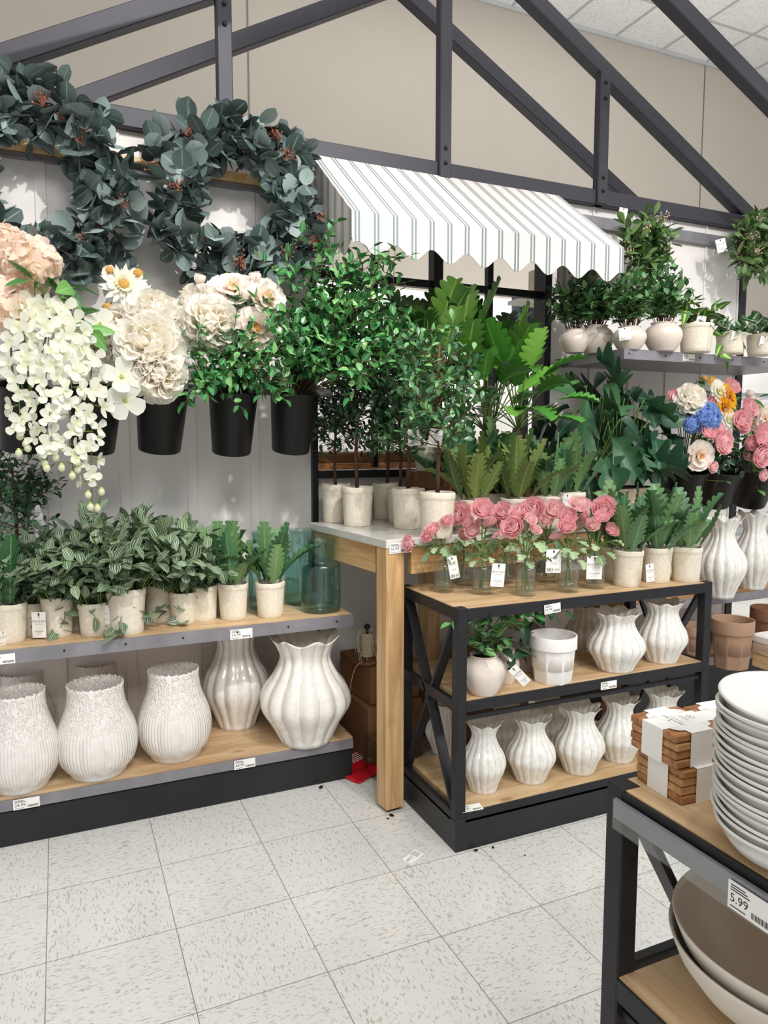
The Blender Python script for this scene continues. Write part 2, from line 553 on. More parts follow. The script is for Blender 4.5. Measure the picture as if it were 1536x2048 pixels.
# marble
t = NT('white_marble'); t.setp(Roughness=.18)
f = t.noise(t.obj((2, 9, 4), (0, 0, .3)), 1.6, 6, .6, 1.4)
t.col(t.ramp(f, [(.3, '#dad8d2'), (.5, '#cfccc6'), (.6, '#d9d7d2')])); M['marble'] = t.m
# floor tiles: 12 inch vinyl squares, each with chips running its own way
t = NT('vinyl_tile_floor'); t.setp(Roughness=.16, Specular_IOR_Level=.45)
TS = .3048
tc = t.n('ShaderNodeTexCoord'); sp = t.n('ShaderNodeSeparateXYZ'); t.l(tc.outputs['Object'], sp.inputs[0])
gx = t.math('DIVIDE', t.math('ADD', sp.outputs[0], .0736 + 40 * TS), TS); gy = t.math('DIVIDE', t.math('ADD', sp.outputs[1], -2.137 + 40 * TS), TS)
ix = t.math('FLOOR', gx); iy = t.math('FLOOR', gy); fx = t.math('FRACT', gx); fy = t.math('FRACT', gy)
par = t.math('FRACT', t.math('MULTIPLY', t.math('ADD', ix, iy), .5)); par = t.math('GREATER_THAN', par, .25)
def chips(ax, ay, seed):
    cv = t.n('ShaderNodeCombineXYZ'); t.l(t.math('MULTIPLY', sp.outputs[0], ax), cv.inputs[0]); t.l(t.math('MULTIPLY', sp.outputs[1], ay), cv.inputs[1])
    t.l(t.math('ADD', t.math('ADD', t.math('MULTIPLY', ix, 3.71), t.math('MULTIPLY', iy, 7.13)), seed), cv.inputs[2])
    return cv.outputs[0]
va, vb = chips(62, 210, 0.), chips(210, 62, 5.)
mv = t.n('ShaderNodeMix', data_type='VECTOR'); t.l(par, mv.inputs[0]); t.l(va, mv.inputs[4]); t.l(vb, mv.inputs[5])
n1 = t.n('ShaderNodeTexNoise', _Scale=1.0, _Detail=1.0, _Distortion=.4); t.l(mv.outputs[1], n1.inputs['Vector'])
mp = t.n('ShaderNodeMapping'); mp.inputs['Location'].default_value = (31, 17, 9); t.l(mv.outputs[1], mp.inputs[0])
n2 = t.n('ShaderNodeTexNoise', _Scale=.8, _Detail=1.0, _Distortion=.4); t.l(mp.outputs[0], n2.inputs['Vector'])
wn = t.n('ShaderNodeTexWhiteNoise', noise_dimensions='2D'); cv = t.n('ShaderNodeCombineXYZ'); t.l(ix, cv.inputs[0]); t.l(iy, cv.inputs[1]); t.l(cv.outputs[0], wn.inputs['Vector'])
base = t.ramp(wn.outputs['Value'], [(0, '#dcdcd8'), (.5, '#e2e0dc'), (1, '#dfddd8')])
base = t.mix(t.ramp(n1.outputs['Fac'], [(.615, '#000000'), (.66, '#ffffff')]), base, '#b9b7ae')
base = t.mix(t.ramp(n2.outputs['Fac'], [(.66, '#000000'), (.70, '#ffffff')]), base, '#c6bcae')
e = t.math('MINIMUM', t.math('MINIMUM', fx, t.math('SUBTRACT', 1.0, fx)), t.math('MINIMUM', fy, t.math('SUBTRACT', 1.0, fy)))
base = t.mix(t.math('LESS_THAN', e, .0038), base, '#8d8a84')
t.col(base); t.bump(t.noise(t.obj(), 5, 3), .06, .01); M['floor'] = t.m
# ceiling tile
t = NT('acoustic_tile'); t.setp(Roughness=.9, Specular_IOR_Level=.1)
f = t.noise(t.obj(), 55, 3, .7); t.col(t.ramp(f, [(.36, '#dcdcda'), (.5, '#f6f6f5')])); M['ceil'] = t.m
M['grid'] = plain('white_grid', '#bfc0c0', .5)
# awning canvas: doubled grey green stripes, u in metres across the stripes
t = NT('striped_canvas'); t.setp(Roughness=.85, Specular_IOR_Level=.15)
u, v = t.uv()
q = t.math('FRACT', t.math('DIVIDE', u, .0725)); a = t.math('ABSOLUTE', t.math('SUBTRACT', q, .5))
st = t.math('MULTIPLY', t.math('GREATER_THAN', a, .04), t.math('LESS_THAN', a, .15))
wv = t.math('SINE', t.math('MULTIPLY', v, 1500.0))
cb = t.ramp(wv, [(.3, '#d6ccc7'), (.8, '#e2dbd8')])
t.col(t.mix(st, cb, '#7e8987')); t.bump(wv, .15, .001); M['canvas'] = t.m
M['towel'] = plain('blue_grey_terry', '#76808f', .95, 0, .1, .15, 90, .6)
M['linen'] = plain('beige_corrugated', '#c9bda9', .8, 0, .1, .05, 40)
# foliage
M['euc'] = leafmat('eucalyptus_leaf', '#42514f', '#62736f', '#98a8a4', '#82938f', .55, spec=.3)
M['laurel'] = leafmat('laurel_leaf', '#3d5c33', '#587a44', '#7f9c5f', '#7d985f', .45, spec=.4)
M['ficus'] = leafmat('ficus_leaf', '#2a6335', '#3f8148', '#78ab64', '#86bb72', .3, spec=.6)
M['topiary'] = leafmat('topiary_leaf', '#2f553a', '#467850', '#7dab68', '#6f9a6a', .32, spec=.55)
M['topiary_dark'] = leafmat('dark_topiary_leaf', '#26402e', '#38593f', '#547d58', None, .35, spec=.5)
M['stripe'] = leafmat('striped_leaf', '#2c4433', '#3b5a41', '#5c7650', None, .5, stripes='#bccaa9', spec=.3)
M['lobe'] = leafmat('lobed_leaf', '#305a38', '#48754c', '#708f57', '#7fa06c', .5, side='#5f8a5a')
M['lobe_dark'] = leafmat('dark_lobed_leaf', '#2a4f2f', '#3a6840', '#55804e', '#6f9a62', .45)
M['lobe_olive'] = leafmat('olive_lobed_leaf', '#4a6636', '#5f7a3f', '#86964c', '#93a765', .5, side='#7b9450')
M['philo'] = leafmat('philodendron_leaf', '#34702a', '#4f8e36', '#84b548', '#7fae55', .36, side='#659c48', spec=.5)
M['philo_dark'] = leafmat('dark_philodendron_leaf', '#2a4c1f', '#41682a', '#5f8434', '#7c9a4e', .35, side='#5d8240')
M['split'] = leafmat('split_leaf', '#1f3a2a', '#2c5039', '#467042', '#416a49', .42, side='#365c46', spec=.35)
M['bush'] = leafmat('small_bush_leaf', '#365f38', '#4d7b49', '#74a061', '#6f9462', .4)
M['bush_bright'] = leafmat('bright_bush_leaf', '#2f6a35', '#418245', '#6aa35c', '#86b577', .38)
M['brasil'] = leafmat('variegated_leaf', '#35642f', '#487c38', '#5f9443', None, .35, centre='#c3d36a')
M['pothos'] = leafmat('white_streaked_leaf', '#2f5a35', '#3d6d41', '#5a8a55', None, .35, centre='#d9e2c4')
M['ran_leaf'] = leafmat('ranunculus_leaf', '#6a8460', '#86a077', '#a7bb92', '#b3c5a0', .65, spec=.2)
M['flow_leaf'] = leafmat('stem_leaf', '#2f5c2c', '#41783a', '#67984c', '#7fae68', .4)
M['ran'] = petal('pink_petal', '#fbf0d4', '#fcdcdd', '#fbc9cf')
M['ran_pale'] = petal('pale_pink_petal', '#fbf2dc', '#fde4e2', '#fcd3d5')
M['peony'] = petal('white_petal', '#fbefd2', '#fefaf0', '#fffcf5')
M['peony_cream'] = petal('cream_petal', '#f8dfc0', '#fdf3ea', '#fdf6f0')
M['wist'] = petal('wisteria_petal', '#dfe3b4', '#f6f6e8', '#fafaf2')
M['hyd'] = petal('peach_petal', '#f6e2c4', '#fbeadc', '#fceee2')
M['hyd_blue'] = petal('blue_petal', '#6f8fd0', '#8fb0e6', '#a9c4ee')
M['yellow'] = petal('yellow_petal', '#d98a1c', '#efb52f', '#f6c843')
M['stamen'] = plain('yellow_stamen', '#dba02c', .7, 0, .2, .2, 200)
M['cone'] = plain('straw_cone', '#d8a860', .8, 0, .1, .25, 300, .6)
M['bud_green'] = plain('bud_green', '#a9b860', .6, 0, .2, .15, 80)
M['berry'] = plain('rust_berry', '#9a5f4c', .6, 0, .3, .25, 120)
M['berry_pale'] = plain('blush_berry', '#dcc0a8', .6, 0, .3, .2, 120)
M['bstem'] = plain('berry_stalk', '#8a7a4a', .7)
M['wire'] = plain('chrome_wire', '#b9bcc0', .3, .6, .5, .05)
M['lamp_white'] = plain('glossy_white', '#f2f2f0', .4)
# ------------------------------------------------------------------ camera, light, world
cam = bpy.data.cameras.new('camera'); co = bpy.data.objects.new('camera', cam); COL.objects.link(co)
co.location = (0, 0, CAMZ); co.rotation_euler = (PI / 2 - PITCH, 0, -YAW)
cam.sensor_fit = 'HORIZONTAL'; cam.sensor_width = 36; cam.lens = FPX / 1536 * 36; cam.clip_start = .02
SC.camera = co
w = bpy.data.worlds.new('store_ambient'); SC.world = w; w.use_nodes = True
w.node_tree.nodes['Background'].inputs[0].default_value = (1.0, 1.0, 1.0, 1); w.node_tree.nodes['Background'].inputs[1].default_value = .52
SC.view_settings.view_transform = 'Standard'; SC.view_settings.look = 'None'; SC.view_settings.gamma = 1; SC.view_settings.exposure = 0.27
SC.cycles.use_denoising = True
SC.cycles.transparent_max_bounces = 32; SC.cycles.max_bounces = 10; SC.cycles.transmission_bounces = 10; SC.cycles.glossy_bounces = 5; SC.cycles.diffuse_bounces = 4


def spot(loc, tgt, power, size=.06, angle=60, blend=.6, col=(1, .955, .93)):
    l = bpy.data.lights.new('track_spot', 'SPOT'); l.energy = power; l.shadow_soft_size = size; l.spot_size = math.radians(angle); l.spot_blend = blend; l.color = col
    o = bpy.data.objects.new('track_spot', l); COL.objects.link(o); o.location = loc
    o.rotation_euler = (Vector(tgt) - Vector(loc)).to_track_quat('-Z', 'Y').to_euler()
    return o


def area(loc, sx, sy, power, rot=(0, 0, 0), col=(1, .995, .985)):
    l = bpy.data.lights.new('troffer_and_fill', 'AREA'); l.shape = 'RECTANGLE'; l.size = sx; l.size_y = sy; l.energy = power; l.color = col  # serves the ceiling troffers and the added fill lamps alike
    o = bpy.data.objects.new('troffer_and_fill', l); COL.objects.link(o); o.location = loc; o.rotation_euler = rot
    return o


spot((.95, -.45, 4.0), (.38, 2.8, 1.85), 300, .045, 40)
spot((1.5, -.5, 4.0), (1.55, 2.7, 1.3), 190, .045, 40)
spot((2.7, -.4, 4.0), (2.75, 2.7, 1.4), 190, .045, 40)
spot((1.0, .2, 4.1), (1.3, 1.9, .5), 60, .07, 50)
spot((.3, .2, 4.1), (.4, 2.4, .3), 50, .07, 46)
area((.8, .6, 5.1), 1.2, 2.4, 20)
area((-.5, -4.2, 5.1), 2.4, 1.2, 120, (math.radians(50), 0, 0))  # added frontal fill behind the camera, standing in for farther ceiling lights
area((3.2, -4.2, 5.1), 2.4, 1.2, 120, (math.radians(50), 0, 0))  # second added frontal fill, further right
area((3.6, 1.8, 5.1), 1.2, 2.4, 20)
area((-1.6, 1.5, 5.1), 1.2, 2.4, 14)
area((3.0, 5.0, 5.1), 4, .6, 10)
area((4.9, 4.1, 2.9), 1.6, .2, 22, (math.radians(40), 0, 0))  # added fill lamp that brightens the right part of the partition
area((4.2, 4.6, 3.6), 5, .4, 14, (PI, 0, 0))  # added uplight with no real fixture, brightens ceiling and upper wall
area((3.4, 4.4, 2.6), 3.5, .2, 16, (math.radians(35), 0, 0))  # added fill lamp aimed at the white partition
area((2.3, 3.55, 2.3), 1.6, .15, 9, (math.radians(60), 0, 0))  # unseen fill lamp added behind the opening to whiten the view through it

# ------------------------------------------------------------------ the setting
mb = MB(); mb.box((3, 2, -.05), (18, 12, .1)); struct('floor', mb, M['floor'])
mb = MB(); mb.box((5, 6.05, 2.6), (24, .1, 5.2)); struct('wall_back', mb, M['beige_wall'])
mb = MB(); mb.box((6.37, 5.998, 2.6), (.012, .006, 5.2)); mb.box((1.5, 5.998, 2.6), (.012, .006, 5.2)); struct('trim_1', mb, M['ink2'])
mb = MB(); mb.box((5, 3, 5.24), (24, 6, .06)); ce = struct('ceiling', mb, M['ceil'])
mb = MB(); mb.box((5, 5.99, 5.19), (24, .03, .04))
for i in range(-11, 28): mb.box((5.765 + (i - 8) * .6045, 3, 5.207), (.024, 6, .01))
for j in range(9): mb.box((5, 6 - .6 * (j + 1) + .02, 5.206), (24, .024, .01))
struct('ceiling_grid', mb, M['grid'], ce)


def beadboard(name, x0, x1, z1, bat, bw, y=2.88):
    mb = MB(); mb.box(((x0 + x1) / 2, y + .03, z1 / 2), (x1 - x0, .06, z1))
    for b in bat:
        if x0 < b < x1: mb.box((b, y - .003, z1 / 2), (bw, .008, z1 - .004), None, 0, .002)
    return struct(name, mb, M['white_paint'])


beadboard('wall_left', -.9, .955, 2.395, [.227 + .2455 * k for k in range(-4, 3)], .038)
beadboard('wall_right', 2.13, 3.36, 2.395, [2.379 + .2443 * k for k in range(0, 5)], .012)
mb = MB(); mb.box((1.5425, 2.91, .55), (1.165, .05, 1.1)); struct('wall_front', mb, M['white_paint'])
# white partition of the next department, seen through the opening
mb = MB(); mb.box((3.4, 4.9, 1.17), (6.4, .08, 2.34)); struct('wall_partition', mb, M['white_paint'])
# opening with black bars
mb = MB(); mb.box((.966, 2.90, 1.2), (.024, .09, 2.4)); mb.box((2.112, 2.90, 1.2), (.036, .09, 2.4)); mb.box((1.54, 2.90, 2.36), (1.16, .08, .07))
wf = struct('window_1', mb, M['black'])
mb = MB(); mb.box((1.54, 2.895, 1.74), (.046, .05, 1.2)); mb.box((1.815, 2.9, 1.74), (.028, .03, 1.2)); mb.box((1.25, 2.9, 1.74), (.02, .03, 1.2))
mb.box((1.54, 2.9, 1.93), (1.13, .03, .032)); struct('window_muntin', mb, M['black'], wf)
mb = MB(); mb.box((1.54, 2.875, 1.115), (1.13, .11, .032)); struct('window_sill', mb, M['black'], wf)

# ------------------------------------------------------------------ the gabled steel frame
hf = thing('gable_frame', 'charcoal steel house-shaped frame of rafters, beam and posts over the displays', 'frame', (1.56, 2.88, 0))
X0, SLP, PKZ = 1.56, .54, 3.43


def loc_(x, y, z): return V3(x - 1.56, y - 2.88, z)


for yy, pk, slp, ext in ((2.87, 3.43, .541, 1.86), (3.35, 3.41, .548, 1.9), (2.40, 3.405, .478, 1.86)):
    for sg in (-1, 1):
        mb = MB(); mb.bar(loc_(X0, yy, pk), loc_(X0 + sg * ext, yy, pk - slp * ext), .06, .072, (0, 0, 1), 0, .004)
        part('rafter', mb, M['truss'], hf)
mb = MB(); mb.box(loc_(1.56, 2.87, 2.395), (3.72, .06, .07), None, 0, .004); part('tie_beam', mb, M['truss'], hf)
mb = MB(); mb.box(loc_(1.56, 3.35, 2.40), (3.78, .05, .05), None, 0, .004); part('tie_beam', mb, M['truss'], hf)
for sg in (-1, 1):
    mb = MB(); mb.box(loc_(1.56 + sg * 1.84, 2.876, 2.42), (.05, .99, .05), None, 0, .004); part('purlin', mb, M['truss'], hf)
mb = MB(); mb.box(loc_(1.56, 2.876, 3.40), (.05, .99, .05), None, 0, .004); part('purlin', mb, M['truss'], hf)
for x in (.62, 1.545, 2.385):
    top = 3.43 - .541 * abs(x - 1.56) - .03
    mb = MB(); mb.box(loc_(x, 2.845, (2.36 + top) / 2), (.056, .045, top - 2.36), None, 0, .004)
    po = part('post', mb, M['truss'], hf)
    for z in (2.42, 2.48, top - .12, top - .05):
        mb = MB(); mb.lathe([(.009, 0), (.009, .004), (.005, .008), (.001, .009)], 10, None, True, True); part('bolt', mb, M['black'], po, tuple(loc_(x, 2.8225, z)), (PI / 2, 0, 0))
for x in (-.25, 3.385):
    mb = MB(); mb.box(loc_(x, 2.89, 1.18), (.05, .05, 2.36), None, 0, .003); part('corner_post', mb, M['black'], hf)

mb = MB(); mb.box((.335, 2.856, 2.243), (1.19, .048, .034), None, 0, .002)
r = single('wall_rail', mb, M['pine'], 'pale wooden rail on the white boards behind the two big wreaths', 'rail')
mb = MB(); mb.box((.335, 2.866, 2.216), (1.19, .028, .016)); part('shadow_strip', mb, M['rail'], r)  # grey strip modelled in place of the shadow under the wooden rail
mb = MB(); mb.box((2.74, 2.866, 2.285), (1.19, .022, .055), None, 0, .002)
single('wall_rail', mb, M['rail'], 'grey metal rail on the white boards behind the two small wreaths', 'rail')

# ------------------------------------------------------------------ awning
NX = 120; XA, XB = .952, 2.142; YT, YF = 2.835, 2.40; ZT, ZF = 2.368, 2.035
mb = MB(); V = []; U = []; F = []
def scal(x): return 1.915 + .021 * math.cos(2 * PI * (x - 1.188) / .145 + PI)
for i in range(NX + 1):
    x = XA + (XB - XA) * i / NX
    for (y, z, v) in ((YT, ZT, 0), (YF + .01, ZF + .008, .55), (YF, ZF, .56), (YF, 1.975, .62), (YF, scal(x), .7)):
        V.append((x, y, z)); U.append((x - 1.115 + .03625 + .0725 * 4, v))
for i in range(NX):
    for k in range(4): a = i * 5 + k; F.append((a, a + 1, a + 6, a + 5))
mb.add(V, F, U, 0, 0, False)
aw = single('awning', mb, M['canvas'], 'white striped canvas awning with a scalloped edge above the opening', 'awning')
m = aw.modifiers.new('thickness', 'SOLIDIFY'); m.thickness = .003; m.offset = 0
for xx in (XA, XB):
    mb = MB(); V = []; U = []; F = []; n = 40
    for i in range(n + 1):
        y = YF + (YT - YF) * i / n
        zt = ZF + (ZT - ZF) * i / n; zb = 1.925 + .021 * math.cos(2 * PI * (y - YF) / .145)
        V += [(xx, y, zt), (xx, y, zb)]; U += [(y - YF + .018, .56), (y - YF + .018, .9)]
    for i in range(n): F.append((2 * i, 2 * i + 1, 2 * i + 3, 2 * i + 2))
    mb.add(V, F, U, 0, 0, False); o = part('end_panel', mb, M['canvas'], aw)
    m = o.modifiers.new('thickness', 'SOLIDIFY'); m.thickness = .003; m.offset = 0
mb = MB(); mb.box(((XA + XB) / 2, YT + .008, ZT - .012), (XB - XA, .016, .02)); part('head_bar', mb, M['lamp_white'], aw)


# ------------------------------------------------------------------ price labels and tags
def price_label(parent, loc, rot, text, w=.056, h=.024, extra=True, rz=None):
    mb = MB(); mb.box((0, 0, 0), (w, .0008, h))
    o = part('price_label', mb, M['paper'], parent, loc, rot, 'white paper price label' + (' reading ' + text if text else ''))
    p = MB(); y = -.0006
    if text: put_text(p, text, -w * .44, -h * .22, h * .30, y)
    for k in range(3): strip(p, -w * .44, -w * (.12 - .05 * k), h * (.36 - k * .09), h * (.40 - k * .09), y)
    strip(p, -w * .44, -w * .1, -h * .40, -h * .36, y)
    g = random.Random(len(text) + int(w * 1e4)); x = w * .02
    while x < w * .44:
        b = w * g.choice((.008, .012, .02)); strip(p, x, x + b, -h * .38, -h * .16, y); x += b + w * g.choice((.008, .014))
    part('print', p, M['ink'], o)
    return o


def hang_tag(parent, loc, rot, kind='front', w=.036, h=.062, hole=True):
    mb = MB(); mb.box((0, 0, -h / 2), (w, .0012, h))
    o = part('hang_tag', mb, M['paper'], parent, loc, rot, 'cream paper hang tag')
    p = MB(); y = -.0009
    if kind == 'front':
        for (a, b, c, d) in ((-.06, .06, -.22, -.205), (-.05, -.03, -.205, -.16), (.03, .05, -.205, -.16)): strip(p, a * w, b * w, c * h, d * h, y)
        p.add([(-.08 * w, y, -.16 * h), (.08 * w, y, -.16 * h), (0, y, -.12 * h)], [(0, 1, 2)], None, 0, 0, False)
        put_text(p, 'Hearth & Hand', 0, -.40 * h, .10 * h, y, .35, True, .62 * w / (.58 * h))
        put_text(p, 'WITH MAGNOLIA', 0, -.485 * h, .035 * h, y, 0, True, .9 * w / (.58 * h))
        strip(p, -.33 * w, .33 * w, -.755 * h, -.735 * h, y); strip(p, -.17 * w, .17 * w, -.82 * h, -.805 * h, y); strip(p, -.2 * w, .2 * w, -.90 * h, -.888 * h, y)
    else:
        for k in range(2): strip(p, -.26 * w, .26 * w, (-.34 - .05 * k) * h, (-.328 - .05 * k) * h, y); strip(p, -.22 * w, .22 * w, (-.58 - .05 * k) * h, (-.57 - .05 * k) * h, y)
        x = -.42 * w; g = random.Random(5)
        while x < -.02 * w:
            b = w * g.choice((.012, .02, .03)); strip(p, x, x + b, -.95 * h, -.8 * h, y); x += b + w * g.choice((.014, .022))
        for k in range(3): strip(p, .06 * w, .42 * w, (-.84 - .04 * k) * h, (-.825 - .04 * k) * h, y)
    part('print', p, M['ink2'], o)
    if hole:
        q = MB(); a = [(math.cos(i * PI / 5) * w * .07, -.0011, math.sin(i * PI / 5) * h * .06 - h * .09) for i in range(10)]
        q.add(a, [tuple(range(10))], None, 0, 0, False); part('eyelet', q, M['bark'], o)
    return o


# ------------------------------------------------------------------ left gondola
GF = 2.431
lg = thing('shelf_unit', 'left shelf unit with a black base, an oak deck and an oak shelf', 'shelf', (.345, GF, 0))
GW = 1.226
mb = MB(); mb.box((0, .22, .056), (GW, .43, .112), None, 0, .003); part('base', mb, M['base'], lg)
mb = MB(); mb.box((0, .222, .139), (GW, .438, .042)); part('deck_board', mb, M['oak'], lg)
mb = MB(); mb.box((0, -.002, .136), (GW, .006, .034)); part('price_rail', mb, M['rail'], lg)
mb = MB(); mb.box((0, .222, .612), (GW, .438, .024)); part('shelf_board', mb, M['oak'], lg)
mb = MB(); mb.box((0, -.004, .602), (GW + .004, .008, .042)); mb.box((0, .004, .583), (GW, .012, .003))
for sx in (-1, 1): mb.box((sx * GW / 2, .215, .605), (.005, .43, .034))
pr = part('price_rail', mb, M['rail'], lg)
for k in range(7): mb = MB(); mb.ball((-.53 + k * .18, -.008, .604), .004, 8, 4); part('rivet', mb, M['black'], pr)
for sx in (-.4, .4):
    mb = MB(); mb.box((sx, .3, .585), (.012, .27, .03)); part('shelf_bracket', mb, M['rail'], lg)
def lgl(px, py, z, t, w=.07):
    p = at(px, py, Y=GF - .012); price_label(lg, (p[0] - .345, -.0092, z), (0, 0, 0), t, w, w * .44)
lgl(4, 1318, .598, ''); lgl(483, 1264, .597, '24.99', .076)
lgl(53, 1607, .136, '34.99', .074); lgl(490, 1530, .136, '44.99', .074)

# ------------------------------------------------------------------ bucket rails
br = thing('bucket_rail', 'long dark rail on the left wall that carries the hanging black buckets', 'rail', (.36, 2.62, 1.42))
mb = MB(); mb.box((0, 0, .0125), (1.19, .02, .03), None, 0, .002); part('bar', mb, M['rail'], br)
for x in (-.5, .5): mb = MB(); mb.box((x, .13, .0125), (.02, .25, .02)); part('bracket', mb, M['rail'], br)
price_label(br, (.03, -.0115, .012), (0, 0, 0), '', .06, .022); price_label(br, (.56, -.0115, .012), (0, 0, 0), '', .06, .022)
br2 = thing('bucket_rail', 'dark rail on the right wall that carries the tilted black buckets of bouquets', 'rail', (2.77, 2.62, 1.13))
mb = MB(); mb.box((0, 0, .0125), (1.1, .02, .03), None, 0, .002); part('bar', mb, M['black'], br2)
for x in (-.5, .5): mb = MB(); mb.box((x, .13, .0125), (.02, .25, .02)); part('bracket', mb, M['black'], br2)

# ------------------------------------------------------------------ marble topped table
TR = math.radians(6.0)
tb = thing('display_table', 'wooden display table with a white marble top and thick square legs', 'table', (.962, 2.136, 0), TR)
TL, TD = 1.2, .60
mb = MB(); mb.box((TL / 2, TD / 2, .917), (TL, TD, .03), None, 0, .003); part('top', mb, M['marble'], tb)
for (x, y) in ((.036, .036), (TL - .09, .036), (.5, TD - .1), (.95, TD - .1)):
    mb = MB(); mb.box((x, y, .456), (.07, .07, .892), None, 0, .004); lgx = part('leg', mb, M['legz'], tb)
    mb = MB(); mb.box((x, y, .005), (.045, .045, .01)); part('foot', mb, M['bucket'], lgx)
mb = MB(); mb.box((TL / 2 + .03, .02, .855), (TL - .14, .022, .09)); part('apron', mb, M['legx'], tb)
mb = MB(); mb.box((TL / 2, TD - .02, .855), (TL - .06, .022, .09)); part('apron', mb, M['legx'], tb)
for x in (.02, TL - .02): mb = MB(); mb.box((x, TD / 2 + .03, .855), (.022, TD - .12, .09)); part('apron', mb, M['legy'], tb)
price_label(tb, (.052, -.002, .903), (0, 0, 0), '34.99', .084, .034)


def table_pt(x, y): c, s = math.cos(TR), math.sin(TR); return np.array([.962 + x * c - y * s, 2.136 + x * s + y * c, .932])


# ------------------------------------------------------------------ black racks
def make_rack(label, loc, rz):
    k = thing('metal_rack', label, 'rack', loc, rz)
    W, D, H, t = 1.03, .40, .758, .034
    mb = MB(); mb.box((W / 2, D / 2, .05), (W, D, .1), None, 0, .002); part('base', mb, M['base'], k)
    for x in (t / 2, W - t / 2):
        for y in (t / 2, D - t / 2):
            mb = MB(); mb.box((x, y, (.1 + H) / 2), (t, t, H - .1), None, 0, .002); part('post', mb, M['black'], k)
    for nm, z, mt in (('top_board', H - .012, 'oak'), ('middle_board', .463, 'oak'), ('bottom_board', .114, 'oak')):
        top = nm == 'top_board'
        mb = MB(); e = t if not top else .006
        mb.box((W / 2, D / 2, z), (W - 2 * (e if top else t * .98), D - 2 * (.004 if not top else e), .022)); part(nm, mb, M[mt], k)
        mb = MB()
        for y in (t / 4, D - t / 4): mb.box((W / 2, y, z - .008), (W - 2 * t + .002, t / 2, .034), None, 0, .001)
        for x in (t / 4, W - t / 4): mb.box((x, D / 2, z - .008), (t / 2, D - 2 * t + .002, .034), None, 0, .001)
        if nm == 'middle_board': mb.box((W / 2, t / 2, z - .048), (W - 2 * t + .002, .014, .014), None, 0, .001)
        part('shelf_frame', mb, M['black'], k)
    for x in (t / 2, W - t / 2):
        mb = MB(); mb.bar((x, t, .13), (x, D - t, .72), .012, .034, (1, 0, 0)); part('brace', mb, M['black'], k)
        mb = MB(); mb.bar((x + .001, t, .72), (x + .001, D - t, .13), .012, .034, (1, 0, 0)); part('brace', mb, M['black'], k)
    return k


rk = make_rack('black metal rack with oak shelves standing in front of the marble topped table', (1.06, 1.84, 0), 0)
RT, RMID, RBOT = .757, .474, .125
price_label(rk, (.34, -.0012, .728), (0, math.radians(-4), 0), '19.99', .062, .03)
price_label(rk, (.575, -.0012, .448), (0, 0, 0), '24.99', .066, .026)
price_label(rk, (.06, .012, RBOT + .0015), (math.radians(-80), 0, math.radians(-4)), '19.99', .072, .03)
fg = make_rack('black metal rack with oak shelves at the right front, stacked with plates and bowls', (.713, .80, 0), -PI / 2)
mb = MB(); mb.box((.52, -.006, .731), (.99, .005, .028)); pr = part('price_rail', mb, M['rail'], fg)
mb = MB(); mb.box((.52, -.0095, .723), (.99, .0012, .044)); part('clear_cover', mb, M['acrylic'], pr)
q = at(1490, 1748, X=.702); price_label(fg, (.80 - q[1] + .01, -.0112, .722), (0, 0, 0), '5.99', .062, .034)

# ------------------------------------------------------------------ right gondola and its shelves
rg = thing('shelf_unit', 'right shelf unit with brown deck and shelves of vases and planters', 'shelf', (2.78, GF, 0))
GW2 = 1.22; RS = .535; RD = .245
mb = MB(); mb.box((0, .22, .1), (GW2, .43, .2), None, 0, .003); part('base', mb, M['base'], rg)
for z in (RD, RS):
    mb = MB(); mb.box((0, .222, z - .012), (GW2, .438, .024)); part('shelf_board', mb, M['tan'], rg)
    mb = MB(); mb.box((0, -.004, z - .022), (GW2, .008, .04)); part('price_rail', mb, M['rail'], rg)
ts = thing('wall_shelf', 'grey metal shelf high on the right wall holding a row of potted plants', 'shelf', (2.77, 2.42, 1.59))
TSZ = 1.634; TSX0 = 2.172
mb = MB(); mb.box((0, .23, .028), (1.19, .45, .03)); part('board', mb, M['rail'], ts)
mb = MB(); mb.box((0, -.004, .024), (1.196, .008, .042)); mb.box((-.596, .225, .024), (.006, .45, .042)); pr = part('price_rail', mb, M['rail'], ts)
for k in range(6): mb = MB(); mb.ball((-.57 + k * .2, -.008, .026), .004, 8, 4); part('rivet', mb, M['black'], pr)
q = at(1378, 709, Y=2.41); price_label(ts, (q[0] - 2.77, -.0095, .024), (0, 0, 0), '24.99', .07, .03)
